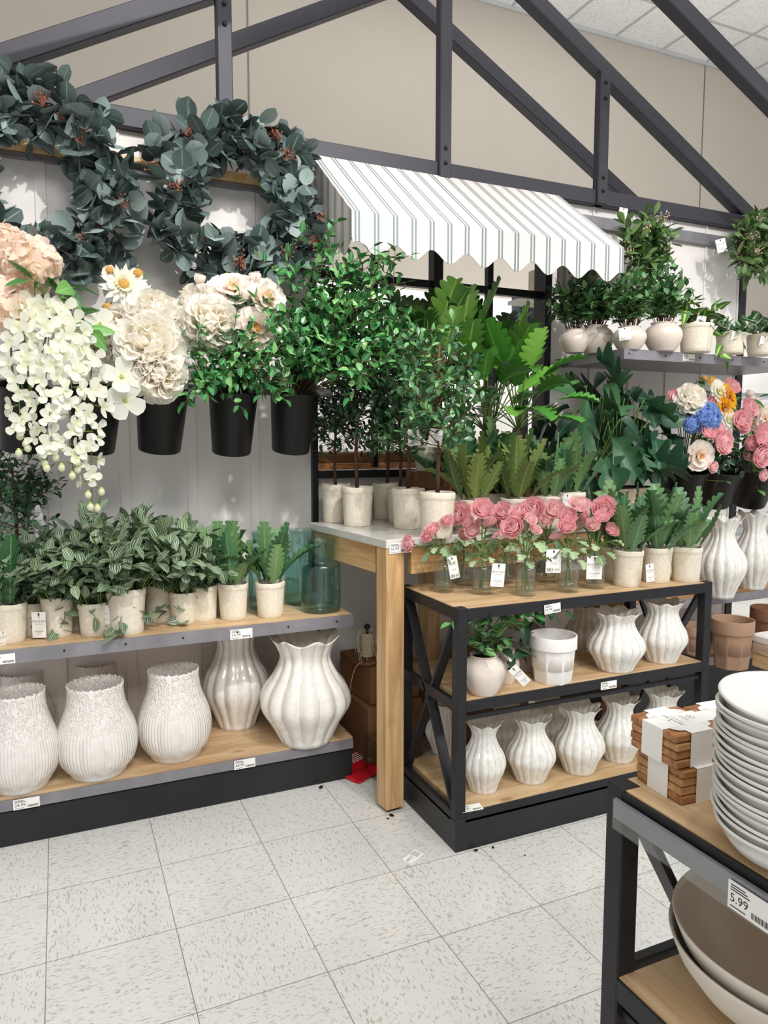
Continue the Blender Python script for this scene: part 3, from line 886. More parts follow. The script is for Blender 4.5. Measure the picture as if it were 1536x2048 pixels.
# ------------------------------------------------------------------ fluted vases with ruffled lips
def fluted(W, H, base, neck, lip, zb=.36, zn=.80, nf=14, seg=8, dep=.055, lipw=.035, ph=0.0):
    """W = belly diameter; base, neck, lip = their diameters as fractions of it"""
    R = W / 2; n = 30; zs = [i / n for i in range(n + 1)]
    K = [(0, base), (.03, base * 1.02), (zb * .45, .5 + base * .42), (zb, 1.0), (zb + .16, .93), ((zb + zn) / 2 + .06, .5 * (1 + neck) * .93), (zn, neck), (.93, neck * .55 + lip * .45), (1.0, lip)]
    xs = [k[0] for k in K]; ys = [k[1] for k in K]
    def rad(t):
        i = max(j for j in range(len(xs)) if xs[j] <= t + 1e-9); i = min(i, len(xs) - 2)
        q = (t - xs[i]) / (xs[i + 1] - xs[i])
        m0 = (ys[min(i + 1, len(xs) - 1)] - ys[max(i - 1, 0)]) / (xs[min(i + 1, len(xs) - 1)] - xs[max(i - 1, 0)]) * (xs[i + 1] - xs[i])
        m1 = (ys[min(i + 2, len(xs) - 1)] - ys[i]) / (xs[min(i + 2, len(xs) - 1)] - xs[i]) * (xs[i + 1] - xs[i])
        return (2 * q ** 3 - 3 * q * q + 1) * ys[i] + (q ** 3 - 2 * q * q + q) * m0 + (-2 * q ** 3 + 3 * q * q) * ys[i + 1] + (q ** 3 - q * q) * m1
    prof = [(R * rad(t), H * t) for t in zs]
    inner = [(R * rad(t) - .007, H * t) for t in zs[::-1] if t > .45] + [(R * rad(.45) * .6, H * .42)]
    no = len(prof); tot = no + len(inner)
    def fn(a, t, r, z):
        q = z / H; s = abs(math.sin(nf * a / 2 + ph))
        env = min(1, q / .06) * (1 if q < .75 else 1 - .55 * (q - .75) / .25)
        rr = r * (1 + dep * env * (s - .75))
        w = max(0, (q - .86) / .14) ** 1.5
        u = math.cos(nf * a / 1 / 2 * 1.0 + ph * 2) if False else math.cos(nf // 2 * a + ph)
        rr *= 1 + .085 * w * u; zz = z + lipw * w * H * .55 * u
        return rr, zz
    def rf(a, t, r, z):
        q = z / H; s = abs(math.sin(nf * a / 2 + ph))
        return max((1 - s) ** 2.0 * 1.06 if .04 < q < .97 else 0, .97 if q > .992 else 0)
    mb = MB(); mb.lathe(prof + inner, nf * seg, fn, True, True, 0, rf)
    return mb


def spin(px): return (px * 37 % 100) / 15.0


FV = {}
def vase(px, py, ytop, wpx, Z, wbase, kind, label, group, mat='glz', cat='vase', shift=None):
    c, r = stand(px, py, Z, wbase)
    if shift is not None: c = c + V3(*shift)
    k = mpp(c)
    W = wpx * k
    H = at(px, ytop, X=None, Y=c[1])[2] - Z
    key = (kind, mat)
    if key not in FV:
        pr = dict(big=dict(base=.58, neck=.56, lip=.76, zb=.36, zn=.80, nf=14, dep=.10, lipw=.05), tall=dict(base=.55, neck=.47, lip=.80, zb=.36, zn=.78, nf=14, dep=.075, lipw=.05),
                  small=dict(base=.62, neck=.54, lip=.82, zb=.36, zn=.80, nf=16, dep=.06, lipw=.045), mid=dict(base=.62, neck=.60, lip=.82, zb=.36, zn=.82, nf=16, dep=.07, lipw=.04))[kind]
        FV[key] = fluted(1.0, 1.32, **pr).mesh('vase', M[mat])
    o = bpy.data.objects.new({'big': 'fluted_vase', 'tall': 'fluted_vase', 'small': 'fluted_vase', 'mid': 'fluted_vase'}[kind], FV[key]); COL.objects.link(o)
    o.location = c; o.scale = (W, W, H / 1.32); o.rotation_euler = (0, 0, spin(px))
    o['label'] = label; o['category'] = cat; o['group'] = group
    return o


LD, LS = .160, .624
g = 'large ruffled vases on the left deck'
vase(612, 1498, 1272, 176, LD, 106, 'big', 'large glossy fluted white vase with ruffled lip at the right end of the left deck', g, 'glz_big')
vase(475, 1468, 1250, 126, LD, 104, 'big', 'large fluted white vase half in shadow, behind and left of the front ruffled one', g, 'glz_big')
g = 'small ruffled vases on the bottom board of the black rack'
for px, py, yt, w, wb, lb in ((966, 1589, 1443, 88, 52, 'small ruffled vase beside the price label on the rack bottom, nearest the left front post'),
                              (1060, 1570, 1432, 98, 60, 'second small ruffled vase from the left front post on the rack bottom'),
                              (1157, 1552, 1412, 98, 60, 'third small ruffled vase from the left front post on the rack bottom'),
                              (1236, 1527, 1396, 92, 56, 'fourth small ruffled vase from the left front post, beside the wooden coasters'),
                              (1322, 1512, 1382, 92, 56, 'small ruffled vase of the rack bottom seen above the wooden coaster packs'),
                              (888, 1512, 1402, 74, 46, 'small ruffled vase at the rear left of the rack bottom, seen through the side brace')):
    vase(px, py, yt, w, RBOT, wb, 'small', lb, g)
vase(1010, 1502, 1412, 72, RBOT, 44, 'small', 'small ruffled vase in the dark rear of the rack bottom behind the first two', g, 'glz')
vase(1095, 1490, 1400, 72, RBOT, 44, 'small', 'small ruffled vase in the dark rear of the rack bottom behind the third one', g, 'glz')
g = 'ruffled vases on the middle board of the black rack'
vase(1230, 1347, 1222, 112, RMID, 70, 'mid', 'shiny bluish white ruffled vase above the price label on the rack middle', g, 'glz')
vase(1322, 1329, 1202, 96, RMID, 62, 'mid', 'cream ruffled vase at the right end of the rack middle', g, 'glz')
vase(1172, 1306, 1208, 84, RMID, 52, 'mid', 'ruffled vase in deep shade on the rack middle behind the white planter', g, 'glz_dim')
g = 'tall ruffled vases on the right shelf unit'
vase(1440, 1198, 1036, 92, RS, 46, 'tall', 'tall fluted vase with flared lip on the right shelf, nearer the black rack', g, 'glz')
vase(1503, 1180, 1026, 84, RS, 44, 'tall', 'tall fluted vase with flared lip on the right shelf, near the photo edge', g, 'glz')


# ------------------------------------------------------------------ textured gourd vases
def gourd():
    mb = MB(); H = 1.0
    pr = [(.335, 0), (.345, .02), (.345, .055), (.40, .09), (.46, .17), (.495, .28), (.5, .36), (.485, .47), (.45, .57), (.40, .67), (.362, .76), (.345, .84), (.338, .92), (.342, 1.0)]
    xs = [p[1] for p in pr]; ys = [p[0] for p in pr]; n = 34
    prof = [(float(np.interp(i / n, xs, ys)), H * i / n) for i in range(n + 1)]
    sm = [prof[0]] + [((prof[i - 1][0] + 2 * prof[i][0] + prof[i + 1][0]) / 4, prof[i][1]) for i in range(1, n)] + [prof[-1]]
    inner = [(.322, .998), (.318, .9), (.33, .8), (.39, .65), (.40, .6)]
    def fn(a, t, r, z):
        w = max(0, 1 - abs(z - .3) / .3)
        rr = r * (1 + .035 * w * (abs(math.sin(5 * a)) ** .5 - .8))
        if z < .09: rr *= 1 + .03 * (z / .09) * math.cos(10 * a)
        if z > .95: rr *= 1 + .008 * math.sin(31 * a) + .006 * math.sin(17 * a + 1)
        return rr, z + (.006 * math.sin(23 * a) + .006 * math.sin(41 * a) if z > .97 else 0)
    def rf(a, t, r, z): return .93 if (z > .99 and r > .33) else 0
    mb.lathe(sm + inner, 120, fn, True, True, 0, rf)
    # v of the outside runs 0..1 with height
    return mb.mesh('vase', M['glz_tex'])


GM = gourd()
g = 'textured gourd vases on the left deck'
for px, py, yt, w, wb, lb in ((198, 1563, 1364, 156, 106, 'second textured white gourd vase from the photo edge, front row of the left deck'),
                              (352, 1528, 1336, 144, 104, 'textured white gourd vase on the left deck, front row, nearest the ruffled vases'),
                              (46, 1591, 1380, 146, 106, 'textured white gourd vase cut by the photo edge, front row of left deck'),
                              (197, 1470, 1322, 120, 84, 'shaded textured gourd vase in the back row, behind the second one of the front row'),
                              (50, 1492, 1340, 124, 86, 'shaded textured gourd vase in the back row, at the photo edge')):
    c, r = stand(px, py, LD, wb)
    W = w * mpp(c); H = at(px, yt, Y=c[1])[2] - LD
    o = bpy.data.objects.new('gourd_vase', GM); COL.objects.link(o); o.location = c; o.scale = (W, W, H); o.rotation_euler = (0, 0, spin(px))
    o['label'] = lb; o['category'] = 'vase'; o['group'] = g


# ------------------------------------------------------------------ pots
def pot_mesh(name='pot', seg=56):
    """unit pot: top diameter 1, height 1"""
    mb = MB()
    pr = [(.40, 0), (.415, .015), (.43, .15), (.445, .35), (.462, .6), (.478, .80), (.484, .845), (.497, .86), (.5, .88), (.5, .965), (.49, .995), (.465, 1.0), (.452, .985), (.447, .9), (.44, .84)]
    def fn(a, t, r, z): return r * (1 + .006 * math.sin(3 * a + 4 * z) + .004 * math.sin(7 * a - 3 * z)), z + (.008 * math.sin(2 * a) + .006 * math.sin(5 * a + 1) if z > .8 else 0)
    mb.lathe(pr, seg, fn, True, False)
    return mb.mesh(name, M['pot'])


def soil_mesh():
    mb = MB(); mb.lathe([(.445, .86), (.3, .885), (.12, .9), (.01, .9)], 24, lambda a, t, r, z: (r, z + .015 * math.sin(5 * a + 9 * r)), False, True)
    return mb.mesh('soil', M['soil'])


POT, SOIL = pot_mesh(), soil_mesh()


def potted(name, label, cat, group, px, py, wtop, hpx, Z, wbase, rz=0.0, Y=None):
    """a plant pot standing at a pixel; returns the thing, its centre, top height and rim radius (local metres)"""
    c, r = stand(px, py, Z, wbase)
    if Y is not None: c = at(px, py, Y=Y); c[2] = Z
    k = mpp(c); W = wtop * k; H = hpx * k * 1.03
    t = thing(name, label, cat, c, rz, group)
    p = part('pot', POT, None, t); p.scale = (W, W, H)
    s = part('soil', SOIL, None, t); s.scale = (W, W, H)
    return t, c, H, W / 2


# ------------------------------------------------------------------ round belly pots and planters
def belly(name, label, cat, px, py, ytop, wpx, wbase, Z, mat, group=None):
    c, r = stand(px, py, Z, wbase); k = mpp(c); W = wpx * k / 2; H = at(px, ytop, Y=c[1])[2] - Z
    t = thing(name, label, cat, c, 0, group)
    mb = MB(); pr = [(.60, 0), (.62, .02), (.74, .12), (.9, .30), (.99, .48), (1.0, .58), (.96, .70), (.86, .81), (.70, .89), (.62, .93), (.61, .96), (.66, .985), (.68, 1.0), (.64, 1.0), (.58, .96), (.56, .9)]
    mb.lathe([(q * W, z * H) for q, z in pr], 56); part('pot', mb, M[mat], t)
    mb = MB(); mb.lathe([(.57 * W, .92 * H), (.3 * W, .95 * H), (.01, .95 * H)], 24, None, False, True); part('soil', mb, M['soil'], t)
    return t, c, H, W * .6


def collar_planter(px, py, ytop, wtop, wbase, Z, mat, label, group, facets=8):
    c, r = stand(px, py, Z, wbase); k = mpp(c); W = wtop * k / 2; H = at(px, ytop, Y=c[1])[2] - Z; b = wbase / wtop
    mb = MB()
    pr = [(b * .97, 0), (b, .02), (b + (.93 - b) * .5, .4), (.93, .70), (.93, .72), (1.0, .73), (1.0, .74), (1.0, .985), (.985, 1.0), (.94, 1.0), (.925, .98), (.90, .6), (.86, .3)]
    def fn(a, t, r, z):
        if facets and z < .72 * H and t < .6:
            s = 2 * PI / facets; q = (a + s / 2) % s - s / 2
            m = (1 / math.cos(q)) * math.cos(s / 2) ** .5
            e = min(1, (.72 * H - z) / (.1 * H))
            r *= 1 + (m - 1) * e
        return r, z
    mb.lathe([(q * W, z * H) for q, z in pr], 96, fn, True, True)
    return single('planter', mb, M[mat], label, 'planter', c, .2 + spin(px), group)


collar_planter(1104, 1371, 1268, 94, 74, RMID, 'speck', 'white collared planter in front of a grey one on the rack middle', 'collared planters on the rack')
collar_planter(1047, 1345, 1252, 84, 62, RMID, 'grey_speck', 'grey collared planter half hidden behind the white one on the rack middle', 'collared planters on the rack')
g = 'brown planters on the right deck'
collar_planter(1461, 1341, 1238, 80, 62, RD, 'clay', 'tan faceted planter on the right deck, just right of the rack post', g)
collar_planter(1392, 1325, 1250, 62, 50, RD, 'clay', 'tan planter on the right deck seen through the rack between its brace and post', g)
collar_planter(1532, 1310, 1215, 66, 54, RD, 'clay_dark', 'dark brown planter at the rear of the right deck near the photo edge', g)
# lidded canister at the very edge
c, r = stand(1545, 1342, RD, 52)
t = thing('canister', 'pale canister with a white lid on a wooden stand, at the right photo edge', 'canister', c)
W = 27 * mpp(c)
mb = MB(); mb.box((0, 0, .03), (W * 2, W * 2, .06), None, 0, .004); part('stand', mb, M['pine'], t)
mb = MB(); mb.box((0, 0, .085), (W * 2.1, W * 2.1, .05), None, 0, .006); part('body', mb, M['birch'], t)
mb = MB(); mb.box((0, 0, .13), (W * 2.15, W * 2.15, .04), None, 0, .008); part('lid', mb, M['speck'], t)

# ------------------------------------------------------------------ aqua glass jars
def jar(px, py, ytop, w, wn, label):
    c, r = stand(px, py, LS, w); k = mpp(c); R = w * k / 2; H = at(px, ytop, Y=c[1])[2] - LS; n = wn / w
    mb = MB(); th = .0035
    o = [(.92, 0), (.98, .008), (1.0, .03), (1.0, .2), (1.0, .60), (.985, .635), (.93, .66), (n + .02, .675), (n, .69), (n, .8), (n, .93), (n + .03, .945), (n + .04, .96), (n + .03, .98), (n + .01, .99)]
    i = [(n - .03, .985), (n - .045, .95), (n - .045, .69), (n - .02, .672), (.9, .645), (.945, .62), (.955, .58), (.955, .2), (.95, .07), (.9, .05), (.5, .055), (.02, .065)]
    mb.lathe([(q * R, z * H) for q, z in o + i], 56, None, True, True)
    return single('glass_jar', mb, M['jar'], label, 'jar', c, 0, 'aqua glass jars on the left shelf')


jar(642, 1229, 1076, 80, 56, 'aqua glass jar with a narrower neck at the front right end of the left shelf')
jar(606, 1213, 1057, 76, 54, 'aqua glass jar directly behind the front one on the left shelf')
jar(531, 1222, 1061, 66, 50, 'aqua glass jar behind the last lobed plants on the left shelf')
# ------------------------------------------------------------------ front rack: coaster packs, plates, bowls
FT = .757
def coaster_pack(px, py, Z, rz, label, s=.1):
    p = at(px, py, Z=Z)
    t = thing('coaster_pack', label, 'coasters', (p[0], p[1], Z), rz, 'coaster packs on the front rack')
    h = .0118
    for k in range(4):
        mb = MB(); g = random.Random(px * 7 + k + int(Z * 1000))
        mb.box((s / 2 + g.uniform(-.0012, .0012), s / 2 + g.uniform(-.0012, .0012), h * (k + .5) + .0004), (s, s, h * .94), None, 0, .0016)
        part('coaster', mb, M[['acacia', 'acacia_pale', 'acacia_pale', 'acacia'][k]] if (px + k) % 3 else M['acacia'], t)
    H = h * 4 + .0006
    mb = MB(); mb.box((s / 2, s / 2, H + .0004), (s + .003, s * .44, .0008)); mb.box((s / 2, s / 2, H + .0009), (s * .44, s + .003, .0008))
    for q in (-.0012, s + .0012): mb.box((q, s / 2, H / 2), (.0008, s * .44, H)); mb.box((s / 2, q, H / 2), (s * .44, .0008, H))
    b = part('paper_band', mb, M['paper'], t)
    pm = MB()
    T = MB(); put_text(T, 'Hearth & Hand', 0, .008, .0045, 0, .35, True); put_text(T, 'WITH MAGNOLIA', 0, .001, .0022, 0, 0, True); put_text(T, 'coasters', 0, -.014, .0040, 0, 0, True)
    strip(T, -.0015, .0015, .016, .019, 0)
    a = np.linspace(0, 2 * PI, 25)
    rg_ = [(math.cos(q) * .0062, 0, math.sin(q) * .0062 - .026) for q in a] + [(math.cos(q) * .0056, 0, math.sin(q) * .0056 - .026) for q in a]
    T.add(rg_, [(i, i + 1, i + 26, i + 25) for i in range(24)], None, 0, 0, False); put_text(T, '4', 0, -.0285, .005, 0, 0, True)
    V = np.concatenate(T.V); V = np.stack([s / 2 + V[:, 2] * -1 * .9, s / 2 + V[:, 0], np.full(len(V), H + .0015)], 1)
    pm.add(V, T.F, None, 0, 0, False); part('print', pm, M['ink2'], b)
    for (x, y) in ((.22, .22), (.78, .22), (.22, .78), (.78, .78)):
        sx = -1 if x < .5 else 1; sy = -1 if y < .5 else 1
        q = MB(); n = 8; cx, cy = s * (.5 + sx * .22), s * (.5 + sy * .22)
        q.add([(cx, cy, H + .0011)] + [(cx + sx * s * .17 * math.cos(i / n * PI / 2), cy + sy * s * .17 * math.sin(i / n * PI / 2), H + .0011) for i in range(n + 1)], [(0, i + 1, i + 2) for i in range(n)], None, 0, 0, False)
        part('corner_flap', q, M['speck'], b)
    return t


q = at(1362, 1612, Z=FT); q2 = at(1272, 1556, Z=FT)
ang = math.atan2(q2[1] - q[1], q2[0] - q[0]) - PI / 2
S = float(np.linalg.norm(q2 - q))
coaster_pack(1362, 1612, FT, ang, 'pack of four wooden coasters under the top pack, standing on the front rack board', S)
q = at(1362, 1612, Z=FT)
t = coaster_pack(1358, 1540, FT + .0490, ang + .02, 'uppermost pack of four wooden coasters with a crossed white paper band', S)
t.location = (q[0] - .006, q[1] + .006, FT + .0490)
r2 = at(1372, 1412, Z=FT + .098)[:2] - q2[:2] + q[:2]
t2 = dup(t, (r2[0], r2[1], FT), ang - .05, 'pack of wooden coasters behind the front stack, under another pack')
t3 = dup(t, (r2[0] - .004, r2[1] + .003, FT + .0490), ang - .02, 'pack of wooden coasters topping the rear stack beside the plates')


def plate_mesh():
    mb = MB(); R = .104
    pr = [(.40, 0), (.44, 0), (.46, .006), (.70, .0085), (.84, .014), (.915, .026), (.945, .037), (.995, .0405), (1.003, .0428), (.992, .0446), (.96, .0430), (.90, .031), (.84, .0205), (.6, .0155), (.2, .0145), (.005, .0145)]
    def fn(a, t, r, z): return r * (1 + .008 * math.sin(2 * a + 1) + .006 * math.sin(3 * a)), z + (r / R) ** 3 * .0016 * math.sin(2 * a + .6)
    mb.lathe([(r * R, z) for r, z in pr], 80, fn, True, True)
    return mb.mesh('plate', M['plate'])


PLM = plate_mesh(); pc = V3(.800, .553, 0)
pl = at(1432, 1560, Z=.80); g = random.Random(4)
NP = 18
for k in range(NP):
    o = bpy.data.objects.new('plate', PLM); COL.objects.link(o)
    o.location = (pc[0] + g.uniform(-.0025, .0025), pc[1] + g.uniform(-.0025, .0025), FT + .0001 + k * .0084 + (.004 if k >= 6 else 0)); o.rotation_euler = (g.uniform(-.012, .012), g.uniform(-.012, .012), g.random() * 6.28)
    o['category'] = 'plate'; o['group'] = 'stacked stoneware plates'
    od = ['lowest', 'second', 'third', 'fourth', 'fifth', 'sixth', 'seventh', 'eighth', 'ninth', 'tenth', 'eleventh', 'twelfth', 'thirteenth', 'fourteenth', 'fifteenth', 'sixteenth', 'second highest', 'topmost'][k]
    o['label'] = 'off white stoneware plate, %s%s of the tall stack on the front rack' % (od, '' if k in (0, 16, 17) else ' from the bottom')


def bowl(loc, label, R=.20, H=.15, mi=True):
    mb = MB()
    pr = [(.34, 0), (.38, .0), (.40, .03), (.60, .17), (.80, .42), (.93, .70), (.985, .92), (1.0, .985), (.995, 1.0)]
    def fn(a, t, r, z): return r * (1 + .006 * math.sin(2 * a) + .004 * math.sin(5 * a)), z * (1 + .012 * math.sin(2 * a + 2))
    mb.lathe([(r * R, z * H) for r, z in pr], 80, fn, True, False)
    t = thing('serving_bowl', label, 'bowl', loc, 0, 'large serving bowls on the front rack')
    part('outside', mb, M['bowl_out'], t)
    mb = MB(); ip = [(.995, 1.0), (.975, .99), (.955, .92), (.90, .70), (.77, .42), (.58, .2), (.36, .07), (.15, .05), (.004, .05)]
    mb.lathe([(r * R, z * H) for r, z in ip], 80, fn, False, True); part('inside', mb, M['bowl_in'], t)
    return t


BC = (.888, .612); BR, BH = .168, .105
bowl((BC[0], BC[1], RMID), 'lower of two nested cream bowls on the middle board of the front rack', BR, BH)
bowl((BC[0] + .004, BC[1] - .002, RMID + .022), 'upper of two nested cream bowls with taupe glaze inside, on the front rack', BR, BH)

# ------------------------------------------------------------------ under the table
def carton(loc, d, rz, label):
    t = thing('cardboard_box', label, 'box', loc, rz, 'cardboard boxes under the table')
    mb = MB(); mb.box((0, 0, d[2] / 2), d, None, 0, .004); part('body', mb, M['card'], t)
    mb = MB(); mb.box((0, 0, d[2] + .0005), (.05, d[1] + .001, .001)); mb.box((0, -d[1] / 2 - .0006, d[2] - .04), (.05, .001, .08)); part('tape', mb, M['tape'], t)
    return t


carton((1.155, 2.64, 0), (.24, .3, .235), .06, 'large cardboard box on the floor under the marble topped table')
carton((1.16, 2.65, .236), (.22, .27, .15), .1, 'smaller cardboard box stacked on the floor box, carrying the twine spool')
carton((1.63, 2.60, 0), (.26, .3, .36), -.05, 'tall cardboard box behind the black rack, under the table')
sp_ = thing('twine_spool', 'spool of unravelling natural twine on a turned wooden base, on the boxes', 'twine', (1.075, 2.57, .387))
mb = MB(); mb.lathe([(.045, 0), (.05, .006), (.048, .014), (.03, .02), (.022, .026)], 32, None, True, True); part('base', mb, M['crate'], sp_)
mb = MB(); mb.lathe([(.006, .026), (.006, .135), (.012, .14), (.012, .15), (.004, .156)], 16, None, True, True); part('spindle', mb, M['black'], sp_)
mb = MB()
for k in range(9): mb.lathe([(.024, .028 + k * .01), (.028, .033 + k * .01), (.024, .038 + k * .01)], 24, None, True, True)
sl = part('twine', mb, M['twine'], sp_); g = random.Random(8)
for k in range(16):
    a = g.random() * 6.28; r1 = g.uniform(.03, .055)
    P = [(.012 * math.cos(a), .012 * math.sin(a), .128), (r1 * .6 * math.cos(a), r1 * .6 * math.sin(a), g.uniform(.14, .165)), (r1 * math.cos(a + .3), r1 * math.sin(a + .3), g.uniform(.08, .12)), (r1 * math.cos(a + .7), r1 * math.sin(a + .7), g.uniform(.01, .05))]
    mb = MB(); mb.tube(np.concatenate([bez(P[0], P[1], P[2], 7), bez(P[2], (V3(*P[2]) + V3(*P[3])) / 2, P[3], 5)[1:]]), .0012, 5); part('strand', mb, M['twine'], sl)
mb = MB(); mb.tube(bez((-.03, -.03, .01), (-.075, -.03, .03), (-.082, -.015, -.13), 10), .0012, 5); part('strand', mb, M['twine'], sl)
mb = MB(); V = []; F = []; n = 12
for i in range(n + 1):
    for j in range(n + 1):
        x, y = i / n - .5, j / n - .5
        V.append((x * .20, y * .22, .006 + .012 * (.5 + .5 * math.sin(9 * x + 4 * y)) * (1 - 2 * abs(x)) + .005 * math.sin(17 * y + 3 * x)))
F = [(i * (n + 1) + j, (i + 1) * (n + 1) + j, (i + 1) * (n + 1) + j + 1, i * (n + 1) + j + 1) for i in range(n) for j in range(n)]
mb.add(V, F)
p = at(718, 1545, Z=0); rp = single('red_packet', mb, M['red'], 'crumpled red plastic packet on the floor between shelf unit and table leg', 'packet', (p[0], p[1] + .05, 0), .5)
mo = rp.modifiers.new('film', 'SOLIDIFY'); mo.thickness = .002
pm = MB()
for k in range(5): strip(pm, -.01, .07, .05 - k * .012, .055 - k * .012, 0)
strip(pm, -.06, -.03, .0, .03, 0)
V = np.concatenate(pm.V); W_ = MB(); W_.add(np.stack([V[:, 0], V[:, 2] - .01, np.full(len(V), .0225)], 1), pm.F, None, 0, 0, False); part('print', W_, M['paper'], rp)
mb = MB(); d = .15
for s_ in ((0, -d / 2, d / 2, d, .004, d), (0, d / 2, d / 2, d, .004, d), (-d / 2, 0, d / 2, .004, d, d), (d / 2, 0, d / 2, .004, d, d), (0, 0, .002, d, d, .004)): mb.box(s_[:3], s_[3:])
single('acrylic_box', mb, M['acrylic'], 'clear acrylic display box on the floor beside the cardboard boxes', 'box', (1.10, 2.40, 0), .12)
# fallen label on the floor
p = at(826, 1714, Z=0)
mb = MB(); mb.box((0, 0, .001), (.068, .034, .0012)); fl = single('fallen_label', mb, M['paper'], 'white paper price label lying upside down on the floor tiles', 'label', (p[0], p[1], 0), math.radians(28))
pm = MB(); put_text(pm, '16.99', .004, -.006, .009, 0)
for k in range(3): strip(pm, -.028, -.004, .008 - k * .005, .0095 - k * .005, 0)
for k in range(12): strip(pm, -.028 + k * .0022, -.027 + k * .0022, -.012, -.006, 0)
V = np.concatenate(pm.V); W_ = MB(); W_.add(np.stack([-V[:, 0], -V[:, 2], np.full(len(V), .0018)], 1), pm.F, None, 0, 0, False); part('print', W_, M['ink'], fl)
# crumbs
for i, (px, py, s_) in enumerate(((952, 1702, .006), (986, 1696, .005), (783, 1632, .008), (776, 1638, .004), (642, 1576, .009), (1050, 1711, .003))):
    p = at(px, py, Z=0); mb = MB(); mb.ball((0, 0, s_ * .45), s_, 7, 5, 0, (1.3, .8, .45))
    single('soil_crumb', mb, M['soil'], ['dark soil crumb on the floor at the rack corner, nearer the post', 'dark soil crumb on the floor in front of the rack, right of another', 'larger dark crumb on the floor under the wooden table leg', 'tiny dark crumb on the floor in front of the wooden table leg', 'dark crumb on the floor at the end of the left base', 'tiny dark crumb alone on the floor tile in front of the rack'][i], 'crumb', (p[0], p[1], 0), i)

# ------------------------------------------------------------------ crates on the table, things behind the opening
def crate(loc, d, rz, label):
    t = thing('wooden_crate', label, 'crate', loc, rz)
    for k in range(3):
        h = d[2] / 3
        for sy in (-1, 1): mb = MB(); mb.box((0, sy * d[1] / 2, h * (k + .5)), (d[0], .014, h * .97), None, 0, .002); part('slat', mb, M['crate'], t)
        for sx in (-1, 1): mb = MB(); mb.box((sx * d[0] / 2, 0, h * (k + .5)), (.014, d[1] - .014, h * .97), None, 0, .002); part('slat', mb, M['crate'], t)
    mb = MB(); mb.box((0, 0, d[2] - .007), (d[0] - .014, d[1] - .014, .014)); part('top_panel', mb, M['crate'], t)
    return t


c0 = table_pt(.70, .36)
CRH = .2
CRZ = .932 + CRH
crate((c0[0], c0[1], .932), (.62, .30, CRH), TR, 'upturned dark wooden crate on the marble top carrying the big leaf plants')
# towels hanging behind the opening
tr_ = thing('towel_rail', 'thin rail behind the opening from which blue grey towels hang', 'rail', (2.45, 3.5, 0))
mb = MB(); mb.box((0, .03, .95), (.05, .03, 1.9)); part('upright', mb, M['black'], tr_)
mb = MB(); mb.box((0, 0, 1.89), (.5, .015, .015)); part('bar', mb, M['black'], tr_)
for i in range(4):
    px = 1026 + i * 15
    p = at(px, 590, Y=3.5)
    mb = MB(); n = 14; V = []
    for k in range(9):
        z = -.35 * k / 8
        for j in range(n):
            a = 2 * PI * j / n
            V.append((.024 * math.cos(a) * (1 + .1 * math.sin(3 * a + k * .3)), .03 * math.sin(a) * (1 + .25 * math.cos(4 * a)), z + (.012 * math.sin(a) if k == 0 else 0)))
    mb.add(V, [(k * n + j, k * n + (j + 1) % n, (k + 1) * n + (j + 1) % n, (k + 1) * n + j) for k in range(8) for j in range(n)] + [tuple(range(n)), tuple(8 * n + j for j in range(n))])
    single('hanging_towel', mb, M['towel'], 'blue grey towel hanging behind the opening, %s' % ['first from the left of four', 'second from the left of four', 'third from the left of four', 'last of four, next to the black post'][i], 'towel', (p[0], 3.5 - .035, p[2]), 0, 'towels behind the opening')
p = at(1097, 566, Y=3.2)
mb = MB(); mb.box((.05, 0, 0), (.18, .25, .16), None, 0, .004)
single('storage_bin', mb, M['linen'], 'beige ribbed bin on the shelf behind the opening, under the awning corner', 'bin', (p[0], p[1], p[2]))
mb = MB(); mb.box((0, 0, -.11), (.5, .3, .02)); mb.box((0, .1, -.95), (.04, .04, 1.67)); single('bracket_shelf', mb, M['white_paint'], 'white shelf behind the opening that carries the beige bin', 'shelf', (p[0] + .1, p[1], p[2] + .02))
t = thing('wooden_chest', 'orange brown wooden chest behind the opening, seen between the tree trunks', 'chest', (1.38, 3.35, 0))
mb = MB(); mb.box((0, 0, .6), (.75, .35, 1.2), None, 0, .006); part('body', mb, M['crate'], t)
mb = MB(); mb.box((0, -.18, 1.0), (.7, .012, .3), None, 0, .003); part('drawer', mb, M['acacia'], t)
# far wire shelving at the right
ws = thing('wire_shelving', 'white wire shelving far behind the right wall end', 'shelf', (4.9, 4.2, 0))
for z in (.5, 1.05, 1.62):
    mb = MB(); mb.box((0, 0, z), (1.6, .02, .03)); mb.box((0, .4, z), (1.6, .02, .03))
    for k in range(14): mb.box((-.78 + k * .12, .2, z), (.008, .4, .012))
    part('wire_tray', mb, M['wire'], ws)
for x in (-.8, .8): mb = MB(); mb.box((x, .2, 1.0), (.03, .03, 2.0)); part('upright', mb, M['wire'], ws)
# ------------------------------------------------------------------ leaf templates
T_OV = [leaf(ovate, 5, 1, 1, .56, b, f) for b, f in ((-.5, .25), (-.2, .35), (.2, .3))]
T_NAR = [leaf(ovate, 5, 1, 1, .36, b, f) for b, f in ((-.4, .3), (.1, .4))]
T_OB = [leaf(obovate, 5, 1, 1, .46, b, f) for b, f in ((-.4, .2), (.25, .3))]
T_RND = [leaf(rounded, 6, 2, 1, .92, b, f, 0, .02, c) for b, f, c in ((-.3, .05, .2), (.25, -.05, .15), (.1, .1, -.25))]
T_HEART = [leaf(heart, 7, 2, 1, .86, b, .18, -.12, .0, .1) for b in (-.7, -.3)]
T_LOB = [leaf(lobed(8, .5), 48, 2, 1, .36, b, .22, .75, 0) for b in (-.9, -.45, -.1, .3)]
T_LOBW = [leaf(lobed(6, .40), 42, 2, 1, .66, b, .16, .55, .015, .08) for b in (-.7, -.3, .1)]
